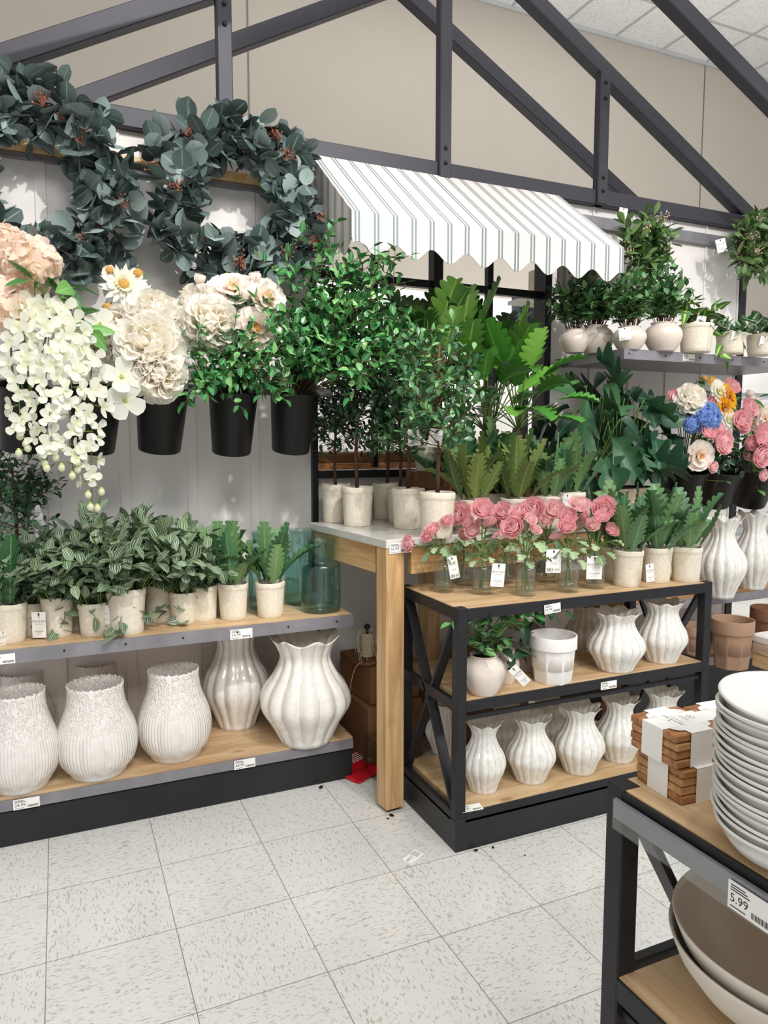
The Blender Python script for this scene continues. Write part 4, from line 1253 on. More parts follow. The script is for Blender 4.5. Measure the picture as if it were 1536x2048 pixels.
T_SPL = [leaf(lobed(2.5, .72), 36, 2, 1, .78, b, .18, .9, .03, .12) for b in (-1.0, -.6, -.2)]
T_LANCE = [leaf(ovate, 7, 2, 1, .44, b, .2, 0, .02, .05) for b in (-1.0, -.5)]
T_SHORT = [leaf(rounded, 4, 1, 1, .7, b, .2) for b in (-.3, .2)]


def tagrot(g, face=0.0): return (math.radians(g.uniform(-10, 4)), math.radians(g.uniform(-9, 9)), face)


def rosette(seed, H, R, n, L0, tm, wide=1.0, upr=.75, dark=0.0):
    """upright lobed leaves springing from the middle of a pot whose soil is at H"""
    g = random.Random(seed); ml = MB(); ms = MB()
    for i in range(n):
        a = 2.4 * i + g.uniform(-.3, .3); q = (i + .5) / n
        tilt = (.12 + (1 - upr) * 2.2 * q) + g.uniform(-.08, .12)
        L = L0 * (1.05 - .3 * q) * g.uniform(.85, 1.1)
        d = V3(math.sin(tilt) * math.cos(a), math.sin(tilt) * math.sin(a), math.cos(tilt))
        b = V3(R * .22 * math.cos(a) * q, R * .22 * math.sin(a) * q, H)
        inw = V3(-math.cos(a), -math.sin(a), .35)
        ms.tube(np.stack([b - d * .01, b + d * L * .18]), .0016, 5)
        M_ = xf(b + d * L * .08, d, inw, L, wide)
        ml.put(g.choice(tm), M_, g.random() * (1 - dark))
    return ml, ms


def bushy(seed, H, rx, rz, n, tm, size, gap, spread=.2, droop=.0, stems=None, up=1.0, out=.8, r0=.0016, trail=0):
    """stems fan from soil height H to an ellipsoid crown"""
    g = random.Random(seed); ml = MB(); ms = MB()
    for i in range(n):
        a = 2.4 * i + g.uniform(-.4, .4); q = math.sqrt((i + .5) / n)
        tip = V3(rx * q * math.cos(a), rx * q * math.sin(a), H + rz * (1 - .55 * q * q) * g.uniform(.75, 1.1))
        if i < trail: tip[2] = H - rz * g.uniform(.1, .45); tip[:2] *= g.uniform(.9, 1.15)
        b = V3(spread * rx * q * math.cos(a + .3), spread * rx * q * math.sin(a + .3), H)
        mid = (b + tip) / 2 + V3(0, 0, rz * .25 * q) + rv(g, .01)
        twig(ml, ms, bez(b, mid, tip, 7), tm, size, gap, g, .25, out, up, r0, r0 * .5)
    return ml, ms


# ------------------------------------------------------------------ lobed leaf plants in crackled pots
LOBES = {}
def lobed_plant(px, py, wt, hp, Z, wb, label, group, seed=1, mat='lobe', L=2.05, n=13, tag=None, rz=None):
    t, c, H, R = potted('lobed_leaf_plant', label, 'potted plant', group, px, py, wt, hp, Z, wb, rz if rz is not None else seed * 1.7)
    key = (seed % 4, mat, n)
    if key not in LOBES:
        ml, ms = rosette(seed % 4 + 50, .0, 1.0, n, 1.0, T_LOB, 1.0, .80)
        LOBES[key] = (ml.mesh('foliage', M[mat]), ms)
    f = part('foliage', LOBES[key][0], None, t, (0, 0, H * .88)); s = R * 2 * L; f.scale = (s, s, s)
    g = random.Random(seed)
    if tag: tg = tag; hang_tag(t, tuple(Vector(tg[:3])), (tg[3], tg[4], tg[5] - t.rotation_euler[2]) if False else (tg[3], tg[4], tg[5]), tg[6])
    return t


def tag_at(parent, px, py, back, rot, kind, w=.036, h=.062):
    """hang a card on its thing where the photo shows its top edge; back = metres nearer the viewer than the thing's middle"""
    o = parent.location; d = depth(np.array(o)) - back
    ray = _fw + _rt * (px - 768) / FPX - _up * (py - 1024) / FPX
    p = _O + ray * d
    Rz = -parent.rotation_euler[2]
    v = Matrix.Rotation(Rz, 3, 'Z') @ (Vector(p) - Vector(o))
    e = (Matrix.Rotation(Rz, 3, 'Z') @ Matrix.Rotation(rot[2], 3, 'Z') @ Matrix.Rotation(rot[1], 3, 'Y') @ Matrix.Rotation(rot[0], 3, 'X')).to_euler()
    s = parent.scale[0]
    return hang_tag(parent, tuple(v / s), tuple(e), kind, w / s, h / s)


g_ = 'lobed leaf plants on the left shelf'
lobed_plant(541, 1237, 59, 68, LS, 50, 'lobed green plant in a crackled pot, last in its row beside the glass jars', g_, 1, 'lobe', 2.05, 12)
lobed_plant(467, 1242, 60, 70, LS, 50, 'lobed green plant in a crackled pot, middle one of three above the 24.99 label', g_, 2, 'lobe', 1.9)
lobed_plant(407, 1244, 60, 68, LS, 50, 'lobed green plant in a crackled pot, next to the striped leaf plants', g_, 3, 'lobe', 1.9)
a = lobed_plant(22, 1288, 66, 76, LS, 54, 'tall dark lobed plant in a crackled pot, cut by the left photo edge', g_, 4, 'lobe_dark', 2.0, 14)
lobed_plant(440, 1226, 54, 60, LS, 46, 'lobed plant in the back row, behind the middle pot of three', g_, 5, 'lobe', 2.2)
lobed_plant(380, 1230, 54, 60, LS, 46, 'lobed plant in the back row, beside the rightmost striped plant', g_, 6, 'lobe', 2.1)
g_ = 'lobed leaf plants on the top of the black rack'
b1 = lobed_plant(1253, 1175, 62, 70, RT, 52, 'lobed plant in a crackled pot on the rack top, beside the pink flowers', g_, 7, 'lobe', 2.15)
b2 = lobed_plant(1312, 1167, 60, 68, RT, 50, 'lobed plant in a crackled pot on the rack top, middle of three', g_, 8, 'lobe', 2.05)
b3 = lobed_plant(1371, 1166, 60, 68, RT, 52, 'lobed plant in a crackled pot at the right end of the rack top', g_, 9, 'lobe', 2.0)
lobed_plant(1218, 1158, 54, 62, RT, 46, 'lobed plant in shade on the rack top, behind the pink flowers', g_, 10, 'lobe', 2.2)
tag_at(b1, 1299, 1128, .08, (.1, -.14, -.25), 'front', .028, .062)
tag_at(b3, 1376, 1072, .02, (.9, .5, -.3), 'back', .04, .05)
TBZ = .9325
g_ = 'lobed leaf plants on the marble top'
for i, (px, py, lb, mt, L) in enumerate(((948, 1066, 'olive lobed plant on the marble top, just right of the front tree pot', 'lobe_olive', 2.15), (1030, 1062, 'olive lobed plant on the marble top, second from the front tree pot', 'lobe_olive', 2.1),
                                   (1092, 1058, 'greener lobed plant on the marble top, third from the front tree pot', 'lobe', 2.0), (985, 1051, 'lobed plant in the back row on the marble top, close to the crate', 'lobe', 2.2), (1138, 1050, 'dark lobed plant at the right end of the marble top', 'lobe', 1.9), (916, 1052, 'lobed plant half behind the front tree trunk on the marble top', 'lobe_dark', 2.2))):
    tt = lobed_plant(px, py, 62, 62, TBZ, 52, lb, g_, 11 + i, mt, L, 13)
    if i == 2: tag_at(tt, 1135, 988, .06, (.0, .03, -.3), 'front', .034, .06)

# ------------------------------------------------------------------ striped leaf plants
STR = {}
def striped(px, py, wt, hp, Z, wb, label, seed, rx=1.9, rz=2.0, n=34):
    t, c, H, R = potted('striped_leaf_plant', label, 'potted plant', 'striped leaf plants on the left shelf', px, py, wt, hp, Z, wb, seed)
    k = seed % 3
    if k not in STR:
        ml, ms = bushy(seed, 0, .13, .16, 52, T_OV + T_SHORT, .034, .0155, .25, 0, None, .9, .85, .0012, 5)
        STR[k] = (ml.mesh('foliage', M['stripe']), ms.mesh('stems', M['stem']))
    s = R * 2 / .070
    for nm, m in (('foliage', STR[k][0]), ('stems', STR[k][1])):
        f = part(nm, m, None, t, (0, 0, H * .88)); f.scale = (s, s, s * rz / 2)
    return t


s1 = striped(255, 1272, 76, 88, LS, 62, 'striped leaf plant in a crackled pot, nearest the shelf edge with a barcode tag', 1)
s2 = striped(117, 1276, 62, 78, LS, 54, 'striped leaf plant in a crackled pot with one shoot hanging over its front', 2)
s3 = striped(323, 1246, 66, 72, LS, 58, 'striped leaf plant in a crackled pot, set back right of the barcode tag', 3)
striped(190, 1274, 62, 64, LS, 54, 'striped leaf plant in shade, in the back row between two front pots', 4)
striped(148, 1262, 60, 62, LS, 52, 'striped leaf plant half hidden in the back row behind the hanging shoot', 5)
striped(368, 1250, 56, 62, LS, 48, 'striped leaf plant at the rear right, beside the lobed plants', 6)
striped(62, 1274, 62, 64, LS, 54, 'striped leaf plant behind the tall dark lobed one at the photo edge', 7)
tag_at(s1, 205, 1212, .05, (.1, -.2, -.4), 'back', .036, .078)
tag_at(s2, 77, 1224, .07, (.05, .02, -.3), 'front', .042, .084)
tag_at(s3, 372, 1190, .05, (.1, .1, .9), 'back', .036, .07)
tag_at(a, 6, 1262, .06, (.1, .1, .8), 'front', .03, .05)

# ------------------------------------------------------------------ little topiary trees
TOP = {}
def topiary_geo(seed, mat, h=1.0):
    g = random.Random(seed); ml = MB(); ms = MB(); br = MB()
    ms.tube(np.array([[0, 0, 0], [.006, .004, .15], [-.004, .002, .3], [.004, 0, .52]]), [.0085, .0075, .0065, .004], 8)
    for i in range(40):
        z0 = g.uniform(.14, .48); a = 2.4 * i
        L = g.uniform(.09, .17) * (1 - .35 * (z0 - .14) / .34)
        e = g.uniform(.25, 1.0)
        tip = V3(L * math.cos(a), L * math.sin(a), z0 + L * e)
        b = V3(0, 0, z0)
        twig(ml, br, bez(b, (b + tip) / 2 + V3(0, 0, -.012), tip, 6), T_OB, .040, .0125, g, .42, .85, .8, .0024, .0010)
        for j in range(2):
            t2 = tip + rv(g, .035) + V3(0, 0, .015); b2 = b + (tip - b) * g.uniform(.5, .8)
            twig(ml, br, bez(b2, (b2 + t2) / 2 + V3(0, 0, .008), t2, 5), T_OB, .038, .0115, g, .35, .85, .8, .0014, .0008)
    return ml.mesh('foliage', M[mat]), ms.mesh('trunk', M['bark']), br.mesh('branches', M['twig'])


def topiary(px, py, wt, hp, Z, wb, label, seed, mat='topiary', hgt=.52, grp='little trees on the marble top', Y=None):
    t, c, H, R = potted('topiary_tree', label, 'potted tree', grp, px, py, wt, hp, Z, wb, seed * 2.1, Y)
    k = (seed % 3, mat)
    if k not in TOP: TOP[k] = topiary_geo(seed % 3 + 70, mat)
    s = hgt / .62
    for nm, m in zip(('foliage', 'trunk', 'branches'), TOP[k]):
        f = part(nm, m, None, t, (0, 0, H * .88)); f.scale = (s, s, s)
    return t


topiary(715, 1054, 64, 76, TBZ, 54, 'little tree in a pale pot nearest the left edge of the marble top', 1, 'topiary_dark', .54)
topiary(816, 1059, 66, 78, TBZ, 54, 'little tree in a pale pot on the marble top, second from the left in front', 2, 'topiary', .56)
tp3 = topiary(874, 1078, 72, 88, TBZ, 62, 'little tree with the brightest pot, nearest the pink flowers', 3, 'topiary', .60)
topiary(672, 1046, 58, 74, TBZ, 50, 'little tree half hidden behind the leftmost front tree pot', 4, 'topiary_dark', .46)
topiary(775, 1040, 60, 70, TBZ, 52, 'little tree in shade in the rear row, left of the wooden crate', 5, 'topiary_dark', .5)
topiary(800, 1048, 54, 68, TBZ, 46, 'little tree squeezed directly behind the second front tree', 6, 'topiary', .52)
tag_at(tp3, 874, 858, .04, (.1, .15, -.4), 'front', .045, .06); tag_at(tp3, 826, 858, .02, (.1, -.1, -.5), 'back', .04, .055)
lt = topiary(38, 1196, 62, 68, LS, 52, 'dark little tree rising behind the plants at the left photo edge', 8, 'topiary_dark', .54, None, 2.70)
tag_at(lt, 66, 1012, .06, (.1, -.2, -.4), 'front', .042, .07)

# ------------------------------------------------------------------ big leaf plants on the crate
PH = {}
def philo_geo(seed, tm, mat, n, pet, size, droop=.2, spread=1.0, up0=.25):
    g = random.Random(seed); ml = MB(); ms = MB(); tk = MB()
    tk.tube(np.array([[0, 0, 0], [.004, 0, .035], [0, .003, .06]]), [.013, .016, .010], 8)
    for i in range(n):
        a = 2.4 * i + g.uniform(-.3, .3); q = (i + .5) / n
        tilt = up0 * .4 + q * spread + g.uniform(-.1, .1); L = pet * (1.15 - .45 * q) * g.uniform(.9, 1.1)
        d = V3(math.sin(tilt) * math.cos(a), math.sin(tilt) * math.sin(a), math.cos(tilt))
        b = V3(0, 0, .045); e = b + d * L
        m = (b + e) / 2 + V3(0, 0, L * .12)
        ms.tube(bez(b, m, e, 7), .0022, 5)
        ld = d * (1 - droop) + V3(math.cos(a) * .5, math.sin(a) * .5, -.9 * droop + .25 * (1 - q)) * .9
        jj = .42 if tm[0] is T_SPL[0] else .2; nn = V3(-math.cos(a) * .5, -math.sin(a) * .5, 1.0) + rv(g, jj); ld = ld + rv(g, jj * .6)
        ml.put(g.choice(tm), xf(e, ld, nn, size * g.uniform(.72, 1.2)), g.random() * .8 + (.2 if i < 2 else 0))
    return ml.mesh('foliage', M[mat]), ms.mesh('stems', M['stem']), tk.mesh('trunk', M['bark'])


def philo(px, py, wt, hp, Z, wb, label, key, grp, sc=1.0, rz=0.0, sz=1.0, Y=None):
    t, c, H, R = potted(key[0], label, 'potted plant', grp, px, py, wt, hp, Z, wb, rz, Y)
    if key not in PH: PH[key] = philo_geo(key[1], *key[2:])if False else PHG[key[0]](key[1])
    for nm, m in zip(('foliage', 'stems', 'trunk'), PH[key]):
        f = part(nm, m, None, t, (0, 0, H * .86)); f.scale = (sc, sc, sc * sz)
    return t


PHG = {'big_leaf_plant': lambda s: philo_geo(s, T_LOBW, 'philo', 18, .19, .17, .25, 1.15),
       'dark_leaf_plant': lambda s: philo_geo(s, T_LOBW, 'philo_dark', 17, .22, .17, .0, .6),
       'split_leaf_plant': lambda s: philo_geo(s, T_SPL + T_LANCE, 'split', 26, .19, .155, .62, 1.45)}
g_ = 'big leaf plants on the wooden crate'
p1 = philo(1035, 934, 66, 62, CRZ, 54, 'bright big leaf plant on the crate with one large lime leaf to the right', ('big_leaf_plant', 1), g_, 1.15, 2.1, .95, 2.46)
p2 = philo(970, 936, 66, 62, CRZ, 54, 'big leaf plant on the crate with a dark folded tag, left of the bright one', ('big_leaf_plant', 2), g_, 1.1, .6, .95, 2.46)
g_ = 'tall dark leaf plants in the rear'
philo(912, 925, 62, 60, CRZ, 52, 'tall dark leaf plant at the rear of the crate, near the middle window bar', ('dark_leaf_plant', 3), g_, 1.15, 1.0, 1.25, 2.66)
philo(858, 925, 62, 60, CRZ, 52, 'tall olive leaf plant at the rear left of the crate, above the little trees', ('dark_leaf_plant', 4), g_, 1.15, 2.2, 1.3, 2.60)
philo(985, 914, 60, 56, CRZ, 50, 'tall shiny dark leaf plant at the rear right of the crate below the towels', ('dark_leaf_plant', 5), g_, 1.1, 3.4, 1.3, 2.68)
# folded dark card of the big leaf plant
mb = MB(); mb.add([(-.016, 0, -.085), (.004, 0, -.085), (.006, 0, 0), (0, 0, 0)], [(0, 1, 2, 3)], None, 0, 0, False); mb.add([(.006, 0, 0), (.03, .02, -.085), (.012, .02, -.085), (0, 0.002, 0)], [(0, 1, 2, 3)], None, 0, 0, False)
o = tag_at(p2, 984, 735, .08, (0, 0, -.3), 'back', .03, .085); o['label'] = 'dark folded hang tag'; o.data = o.data.copy(); o.data.materials[0] = M['tag_dark']

# ------------------------------------------------------------------ split leaf plants in birch boxes
g_ = 'split leaf plants in pale wooden boxes'
for i, (px, py, lb) in enumerate(((1186, 1000, 'split leaf plant in a pale wooden box, leftmost of its row, with big leaves'), (1230, 1000, 'split leaf plant in a pale wooden box, middle one of three'), (1274, 1000, 'split leaf plant in a pale wooden box, nearest the mixed bouquets'))):
    p = at(px, py, Y=2.50); t = thing('split_leaf_plant', lb, 'potted plant', (p[0], 2.50, .9325), .1 + i * 1.2, g_)
    k = mpp(p); W = 62 * k
    mb = MB(); mb.box((0, 0, W * .42), (W, W, W * .84), None, 0, .003); b = part('wooden_box', mb, M['birch'], t)
    b.rotation_euler = (0, 0, -t.rotation_euler[2])
    mb = MB(); mb.box((0, 0, W * .845), (W * .9, W * .9, .006)); b = part('soil', mb, M['soil'], t); b.rotation_euler = (0, 0, -t.rotation_euler[2])
    key = ('split_leaf_plant', 3 + i)
    if key not in PH: PH[key] = PHG['split_leaf_plant'](key[1])
    for nm, m in zip(('foliage', 'stems', 'trunk'), PH[key]):
        f = part(nm, m, None, t, (0, 0, W * .84)); f.scale = (1.0, 1.0, 1.7) if i < 2 else (.8, .8, 1.4)
# stand that carries them past the table end
mb = MB(); mb.box((2.33, 2.54, .917), (.39, .2, .03), None, 0, .003)
rs = single('riser', mb, M['base'], 'black riser shelf behind the table end that carries the pale wooden boxes', 'riser')
for x in (2.2, 2.47):
    mb = MB(); mb.box((x, 2.60, (RS + .9) / 2), (.02, .02, .9 - RS)); part('riser_leg', mb, M['base'], rs)

# ------------------------------------------------------------------ plants on the high wall shelf
def shelf_bush(t, H, R, seed, mat, size=.03, n=26, rx=.095, rz=.15, tm=None, trail=0, gap=.016):
    ml, ms = bushy(seed, H * .9, rx, rz, n, tm or T_OV, size, gap, .25, 0, None, .9, .85, .0014, trail)
    part('foliage', ml, M[mat], t); part('stems', ms, M['twig'], t)


g_ = 'leafy plants in round bellied pots on the wall shelf'
for i, (px, py, yt, w, wb, lb) in enumerate(((1191, 706, 652, 70, 42, 'leafy plant in a round beige pot at the left front of the wall shelf'),
                                             (1325, 701, 646, 74, 44, 'leafy plant in a round beige pot right of the cream hang tag'),
                                             (1258, 698, 654, 66, 42, 'leafy plant in a round beige pot half covered by a cream hang tag'),
                                             (1148, 704, 660, 60, 38, 'leafy plant in a beige pot at the rear left, behind the lime leaf'))):
    t, c, H, R = belly('round_pot_plant', lb, 'potted plant', px, py, yt, w, wb, TSZ, 'taupe_pot', g_)
    shelf_bush(t, H, R, 90 + i, 'bush', .042, 42, .13, .24)
    if i == 2: tag_at(t, 1249, 655, .09, (.1, -.15, -.35), 'back', .05, .05)
g_ = 'variegated plants on the wall shelf'
for i, (px, py, wt, hp, wb, lb, mt) in enumerate(((1391, 703, 66, 54, 50, 'plant with yellow centred heart leaves in a pale pot on the wall shelf', 'brasil'), (1461, 706, 58, 40, 48, 'plant with white streaked leaves in a pale pot on the wall shelf', 'pothos'), (1522, 709, 58, 40, 48, 'dark streaked plant in a pale pot at the photo edge of the wall shelf', 'pothos'))):
    t, c, H, R = potted('trailing_plant', lb, 'potted plant', g_, px, py, wt, hp, TSZ, wb)
    shelf_bush(t, H, R, 101 + i, mt, .062, 14, .10, .125 if i == 0 else .09, T_HEART, 4, .03)
    if i == 0:
        g = random.Random(3); ml = MB(); ms = MB(); twig(ml, ms, bez((0, -R * .8, H), (.0, -R * 1.8, H * .6), (.035, -R * 1.75, -.05), 10), T_HEART, .05, .05, g, .3, .5, .3); part('foliage', ml, M[mt], t); part('stems', ms, M['stem'], t)
    tag_at(t, (1404, 1474, 1531)[i], (632, 665, 672)[i], .07, (.2, .1, -.4), 'back', .04, .045)
# small plant on the rack's middle board
g_ = 'small round bellied plants on the rack'
t, c, H, R = belly('round_pot_plant', 'leafy plant in a glossy cream round pot at the left of the rack middle', 'potted plant', 967, 1394, 1308, 84, 50, RMID, 'cream_pot', g_)
ml, ms = bushy(120, H * .93, .075, .12, 16, T_OV, .042, .02, .3, 0, None, 1.0, .85, .0014, 2)
g = random.Random(5)
part('foliage', ml, M['bush'], t); part('stems', ms, M['twig'], t)
ml = MB(); ms = MB()
for (dx, dz, n0) in ((.10, .085, 0), (.17, .09, 1), (.24, .10, 2), (.29, .11, 3), (.13, .13, 4), (-.13, .115, 5)):
    e = V3(dx, -.02, H + dz); twig(ml, ms, bez((0, 0, H * .9), (dx * .4, 0, H + dz + .05), e, 10), T_OV, .04, .017, g, .55, .9, .8, .0016, .001)
part('shoots', ml, M['bush_bright'], t, label='bright green longer shoots'); part('shoot_stems', ms, M['stem'], t)
tag_at(t, 1024, 1335, .09, (.2, -.75, -.4), 'front', .03, .075)
t, c, H, R = belly('round_pot_plant', 'smaller cream round pot with drooping dark leaves behind the front one on the rack', 'potted plant', 1010, 1370, 1298, 56, 36, RMID, 'cream_pot', g_)
ml, ms = bushy(121, H * .93, .09, .05, 10, T_LANCE, .075, .03, .3, 0, None, 1.0, .7, .0014, 4); part('foliage', ml, M['topiary_dark'], t); part('stems', ms, M['twig'], t)


# ------------------------------------------------------------------ wreaths
def wreath(label, px, py, Y, R, r, n, tm, mat, size, berry, nb, seed, grp, sc=1.0):
    p = at(px, py, Y=Y); t = thing('wreath', label, 'wreath', p, 0, grp, sc); g = random.Random(seed)
    mb = MB(); a = np.linspace(0, 2 * PI, 49)
    for q in range(3):
        P = np.stack([np.cos(a) * (R + .012 * np.cos(7 * a + q * 2)), .012 * np.sin(7 * a + q * 2), np.sin(a) * (R + .012 * np.sin(9 * a + q))], 1); P[-1] = P[0]; mb.tube(P, .006, 6)
    part('branch_ring', mb, M['twig'], t)
    ml = MB(); ms = MB()
    for i in range(n):
        a = 2 * PI * i / n + g.uniform(-.05, .05); c = V3(R * math.cos(a), 0, R * math.sin(a))
        tn = V3(-math.sin(a), 0, math.cos(a)); ra = V3(math.cos(a), 0, math.sin(a))
        b = g.uniform(-1.9, 1.9)
        o = ra * math.sin(b) + V3(0, -1, 0) * math.cos(b)
        L = r * g.uniform(.75, 1.15)
        tip = c + o * L + tn * r * g.uniform(.3, 1.0) * -1
        twig(ml, ms, bez(c, c + o * L * .6 - tn * .01, tip, 5), tm, size, size * .42, g, .3, .9, 0, .002, .001, 4, True)
    for V_ in (ml.V,):
        for v in V_: np.minimum(v[:, 1], .062 + .0 * v[:, 1], out=v[:, 1])
    part('foliage', ml, M[mat], t); part('twigs', ms, M['twig'], t)
    for i in range(nb):
        a = 2 * PI * i / nb + g.uniform(-.25, .25); ra = V3(math.cos(a), 0, math.sin(a)); c = ra * (R + g.uniform(-.5, .8) * r) + V3(0, -r * g.uniform(.75, 1.05), 0)
        mbb = MB(); mst = MB(); dr = ra * g.uniform(-.3, 1) + rv(g, .5) + V3(0, -.3, .3); dr /= np.linalg.norm(dr)
        for k in range(26 if berry == 'berry' else 18):
            e = c + dr * .03 + rv(g, .013); mst.tube(np.stack([c - dr * .035, c, e]), .0007, 3, 0, False); mbb.ball(e, g.uniform(.0026, .0042), 6, 4); mbb.tube(np.stack([c, e]), .0009, 3, 0, False)
        bc = part('berry_cluster', mbb, M[berry], t); part('stalk', mst, M['bstem'], bc)
    return t


g_ = 'big eucalyptus wreaths on the left wall'
wreath('large eucalyptus wreath with rust berries, wholly in view on the left wall', 476, 402, 2.735, .222, .090, 84, T_RND, 'euc', .074, 'berry', 11, 1, g_)
wreath('large eucalyptus wreath with rust berries, cut by the left photo edge', 72, 374, 2.735, .236, .090, 90, T_RND, 'euc', .074, 'berry', 12, 2, g_)
g_ = 'small laurel wreaths on the right wall'
w1 = wreath('small laurel wreath with pale berries, next to the awning corner', 1287, 492, 2.71, .088, .055, 64, T_OB + T_NAR, 'laurel', .07, 'berry_pale', 5, 3, g_, 1.0)
w2 = wreath('small laurel wreath with pale berries, at the right photo edge with a white tag', 1507, 492, 2.71, .098, .058, 68, T_OB + T_NAR, 'laurel', .07, 'berry_pale', 6, 4, g_, 1.0)
tag_at(w2, 1440, 478, .06, (0, -.25, -.4), 'front', .05, .065)
tag_at(w1, 1248, 416, .04, (0, .2, -.4), 'back', .04, .06)
for (X, nm, z) in ((1287, 'first', .10), (1507, 'second', .11)):
    p = at(X, 470, Y=2.8)
    mb = MB(); mb.tube([(0, 0, 0), (0, -.12, -.012), (0, -.2, -.016), (0, -.205, .0)], .0035, 6)
    single('wall_hook', mb, M['wire'], 'metal hook on the right wall rail holding the small wreath %s' % ('beside the awning' if nm == 'first' else 'at the photo edge'), 'hook', (p[0], 2.86, 2.315))
for (X, nm) in ((72, 'edge'), (476, 'full')):
    p = at(X, 320, Y=2.8)
    mb = MB(); mb.tube([(0, 0, 0), (0, -.11, -.012), (0, -.12, .006)], .0035, 6)
    single('wall_hook', mb, M['black'], 'dark hook on the wooden rail holding the big wreath %s' % ('cut by the photo edge' if nm == 'edge' else 'wholly in view'), 'hook', (p[0], 2.832, 2.262))
# ------------------------------------------------------------------ flower heads (local z = the way the flower looks)
def layered(seed, R, rings, tmpl, cup=.9, open_=1.2, core=.12, flat=1.0, lift=0.0, a0=.12, jit=.08):
    """rings of cupped petals round an axis; rnd 0 at the heart, 1 outside"""
    g = random.Random(seed); mb = MB(); nr = len(rings)
    for i, n in enumerate(rings):
        q = i / max(1, nr - 1)
        r0 = R * core * (.3 + q); ang = a0 + open_ * q
        L = R * (.55 + .5 * q)
        for k in range(n):
            a = 2 * PI * (k + .5 * (i % 2)) / n + g.uniform(-.15, .15)
            o = V3(math.cos(a), math.sin(a), 0)
            t = ang + g.uniform(-jit, jit) * 1.2
            d = o * math.sin(t) + V3(0, 0, math.cos(t) * flat)
            nn = -o * math.cos(t) + V3(0, 0, math.sin(t))
            p = o * r0 + V3(0, 0, -R * .42 * q * flat + lift)
            mb.put(g.choice(tmpl), xf(p, d, nn, L * g.uniform(.98 - jit, 1.0 + jit)), min(1, max(0, q + g.uniform(-.08, .08))))
    return mb


PT_CUP = [leaf(petalp, 6, 2, 1, 1.15, b, .0, 0, .0, .45) for b in (1.05, .8)]
PT_RUF = [leaf(petalp, 8, 3, 1, .72, b, .0, 0, .30, .3, p) for b, p in ((.9, 0), (.3, 1.5), (1.2, 3.0), (-.2, 4.2), (.6, 5.1))]
PT_OPEN = [leaf(petalp, 7, 2, 1, 1.05, b, .0, 0, .08, .3, p) for b, p in ((.8, 0), (.4, 2.0))]
PT_FLAT = [leaf(petalp, 6, 2, 1, .82, b, .0, 0, .05, .12, p) for b, p in ((.35, 0), (-.1, 2.0))]
PT_THIN = [leaf(ovate, 4, 1, 1, .32, .3, .1)]
def pompom(seed, n=120):
    """full ruffled bloom: frilled petals all round, tight in the heart"""
    g = random.Random(seed); mb = MB()
    for k in range(n):
        q = (k + .5) / n; z = 1 - 1.35 * q; r = math.sqrt(max(0, 1 - z * z)); a = 2.4 * k + g.uniform(-.25, .25)
        d = V3(r * math.cos(a), r * math.sin(a), z * .8)
        tn = V3(-math.sin(a), math.cos(a), 0); up = np.cross(tn, d) * -1
        nn = V3(-math.cos(a) * z, -math.sin(a) * z, r) + tn * g.uniform(-.9, .9) + rv(g, .15)
        L = g.uniform(.76, .92) * (.80 if q < .12 else 1.0)
        mb.put(g.choice(PT_RUF), xf(d * .36 + V3(0, 0, -.12), d + rv(g, .16), nn, L), min(1, .15 + 1.3 * q))
    return mb


RAN = [layered(k, 1.0, (4, 6, 8, 9, 10, 9), PT_CUP, .9, 1.2, .16, .75).mesh('flower_head', M['ran']) for k in range(3)]
RANP = layered(9, 1.0, (4, 6, 8, 9, 8), PT_CUP, .9, 1.05, .16, .8).mesh('flower_head', M['ran_pale'])
PEO = [pompom(20 + k).mesh('flower_head', M['peony']) for k in range(3)]
PEC = [layered(30 + k, 1.0, (8, 9, 10), PT_OPEN, .6, .75, .3, .7, .1, .72) for k in range(2)]
BUDM = layered(40, 1.0, (4, 5, 6), PT_CUP, .9, .45, .14, 1.0).mesh('bud', M['peony_cream'])


def heart_disc(mb_core, R, seed, n=26):
    g = random.Random(seed); c = MB()
    for k in range(n):
        a = g.random() * 6.28; r = R * g.uniform(.02, .24)
        e = V3(r * 1.3 * math.cos(a), r * 1.3 * math.sin(a), R * g.uniform(.22, .40))
        c.tube(np.stack([V3(r * .5 * math.cos(a), r * .5 * math.sin(a), 0), e]), R * .014, 4); c.ball(e, R * .035, 5, 3)
    c.ball((0, 0, R * .05), R * .12, 8, 5)
    return c


PECM = [m_.mesh('flower_head', M['peony_cream']) for m_ in PEC]
STA = heart_disc(None, 1.0, 3).mesh('stamens', M['stamen'])
SEP = MB()
for k in range(5): SEP.put(leaf(ovate, 4, 1, 1, .4, .8, .1), xf((0, 0, -.45), (math.cos(k * 1.257), math.sin(k * 1.257), -.25), (0, 0, 1), .55), .5)
SEPM = SEP.mesh('sepals', M['flow_leaf'])


def head(parent, mesh, p, axis, R, spin_=0.0, extra=(), name='flower_head', flat=1.0):
    o = part(name, mesh, None, parent)
    o.matrix_local = Matrix(zx(p, axis, R, spin_).tolist())
    for nm, m in extra:
        e = part(nm, m, None, o)
    return o


def pix(px, py, Y): return at(px, py, Y=Y)


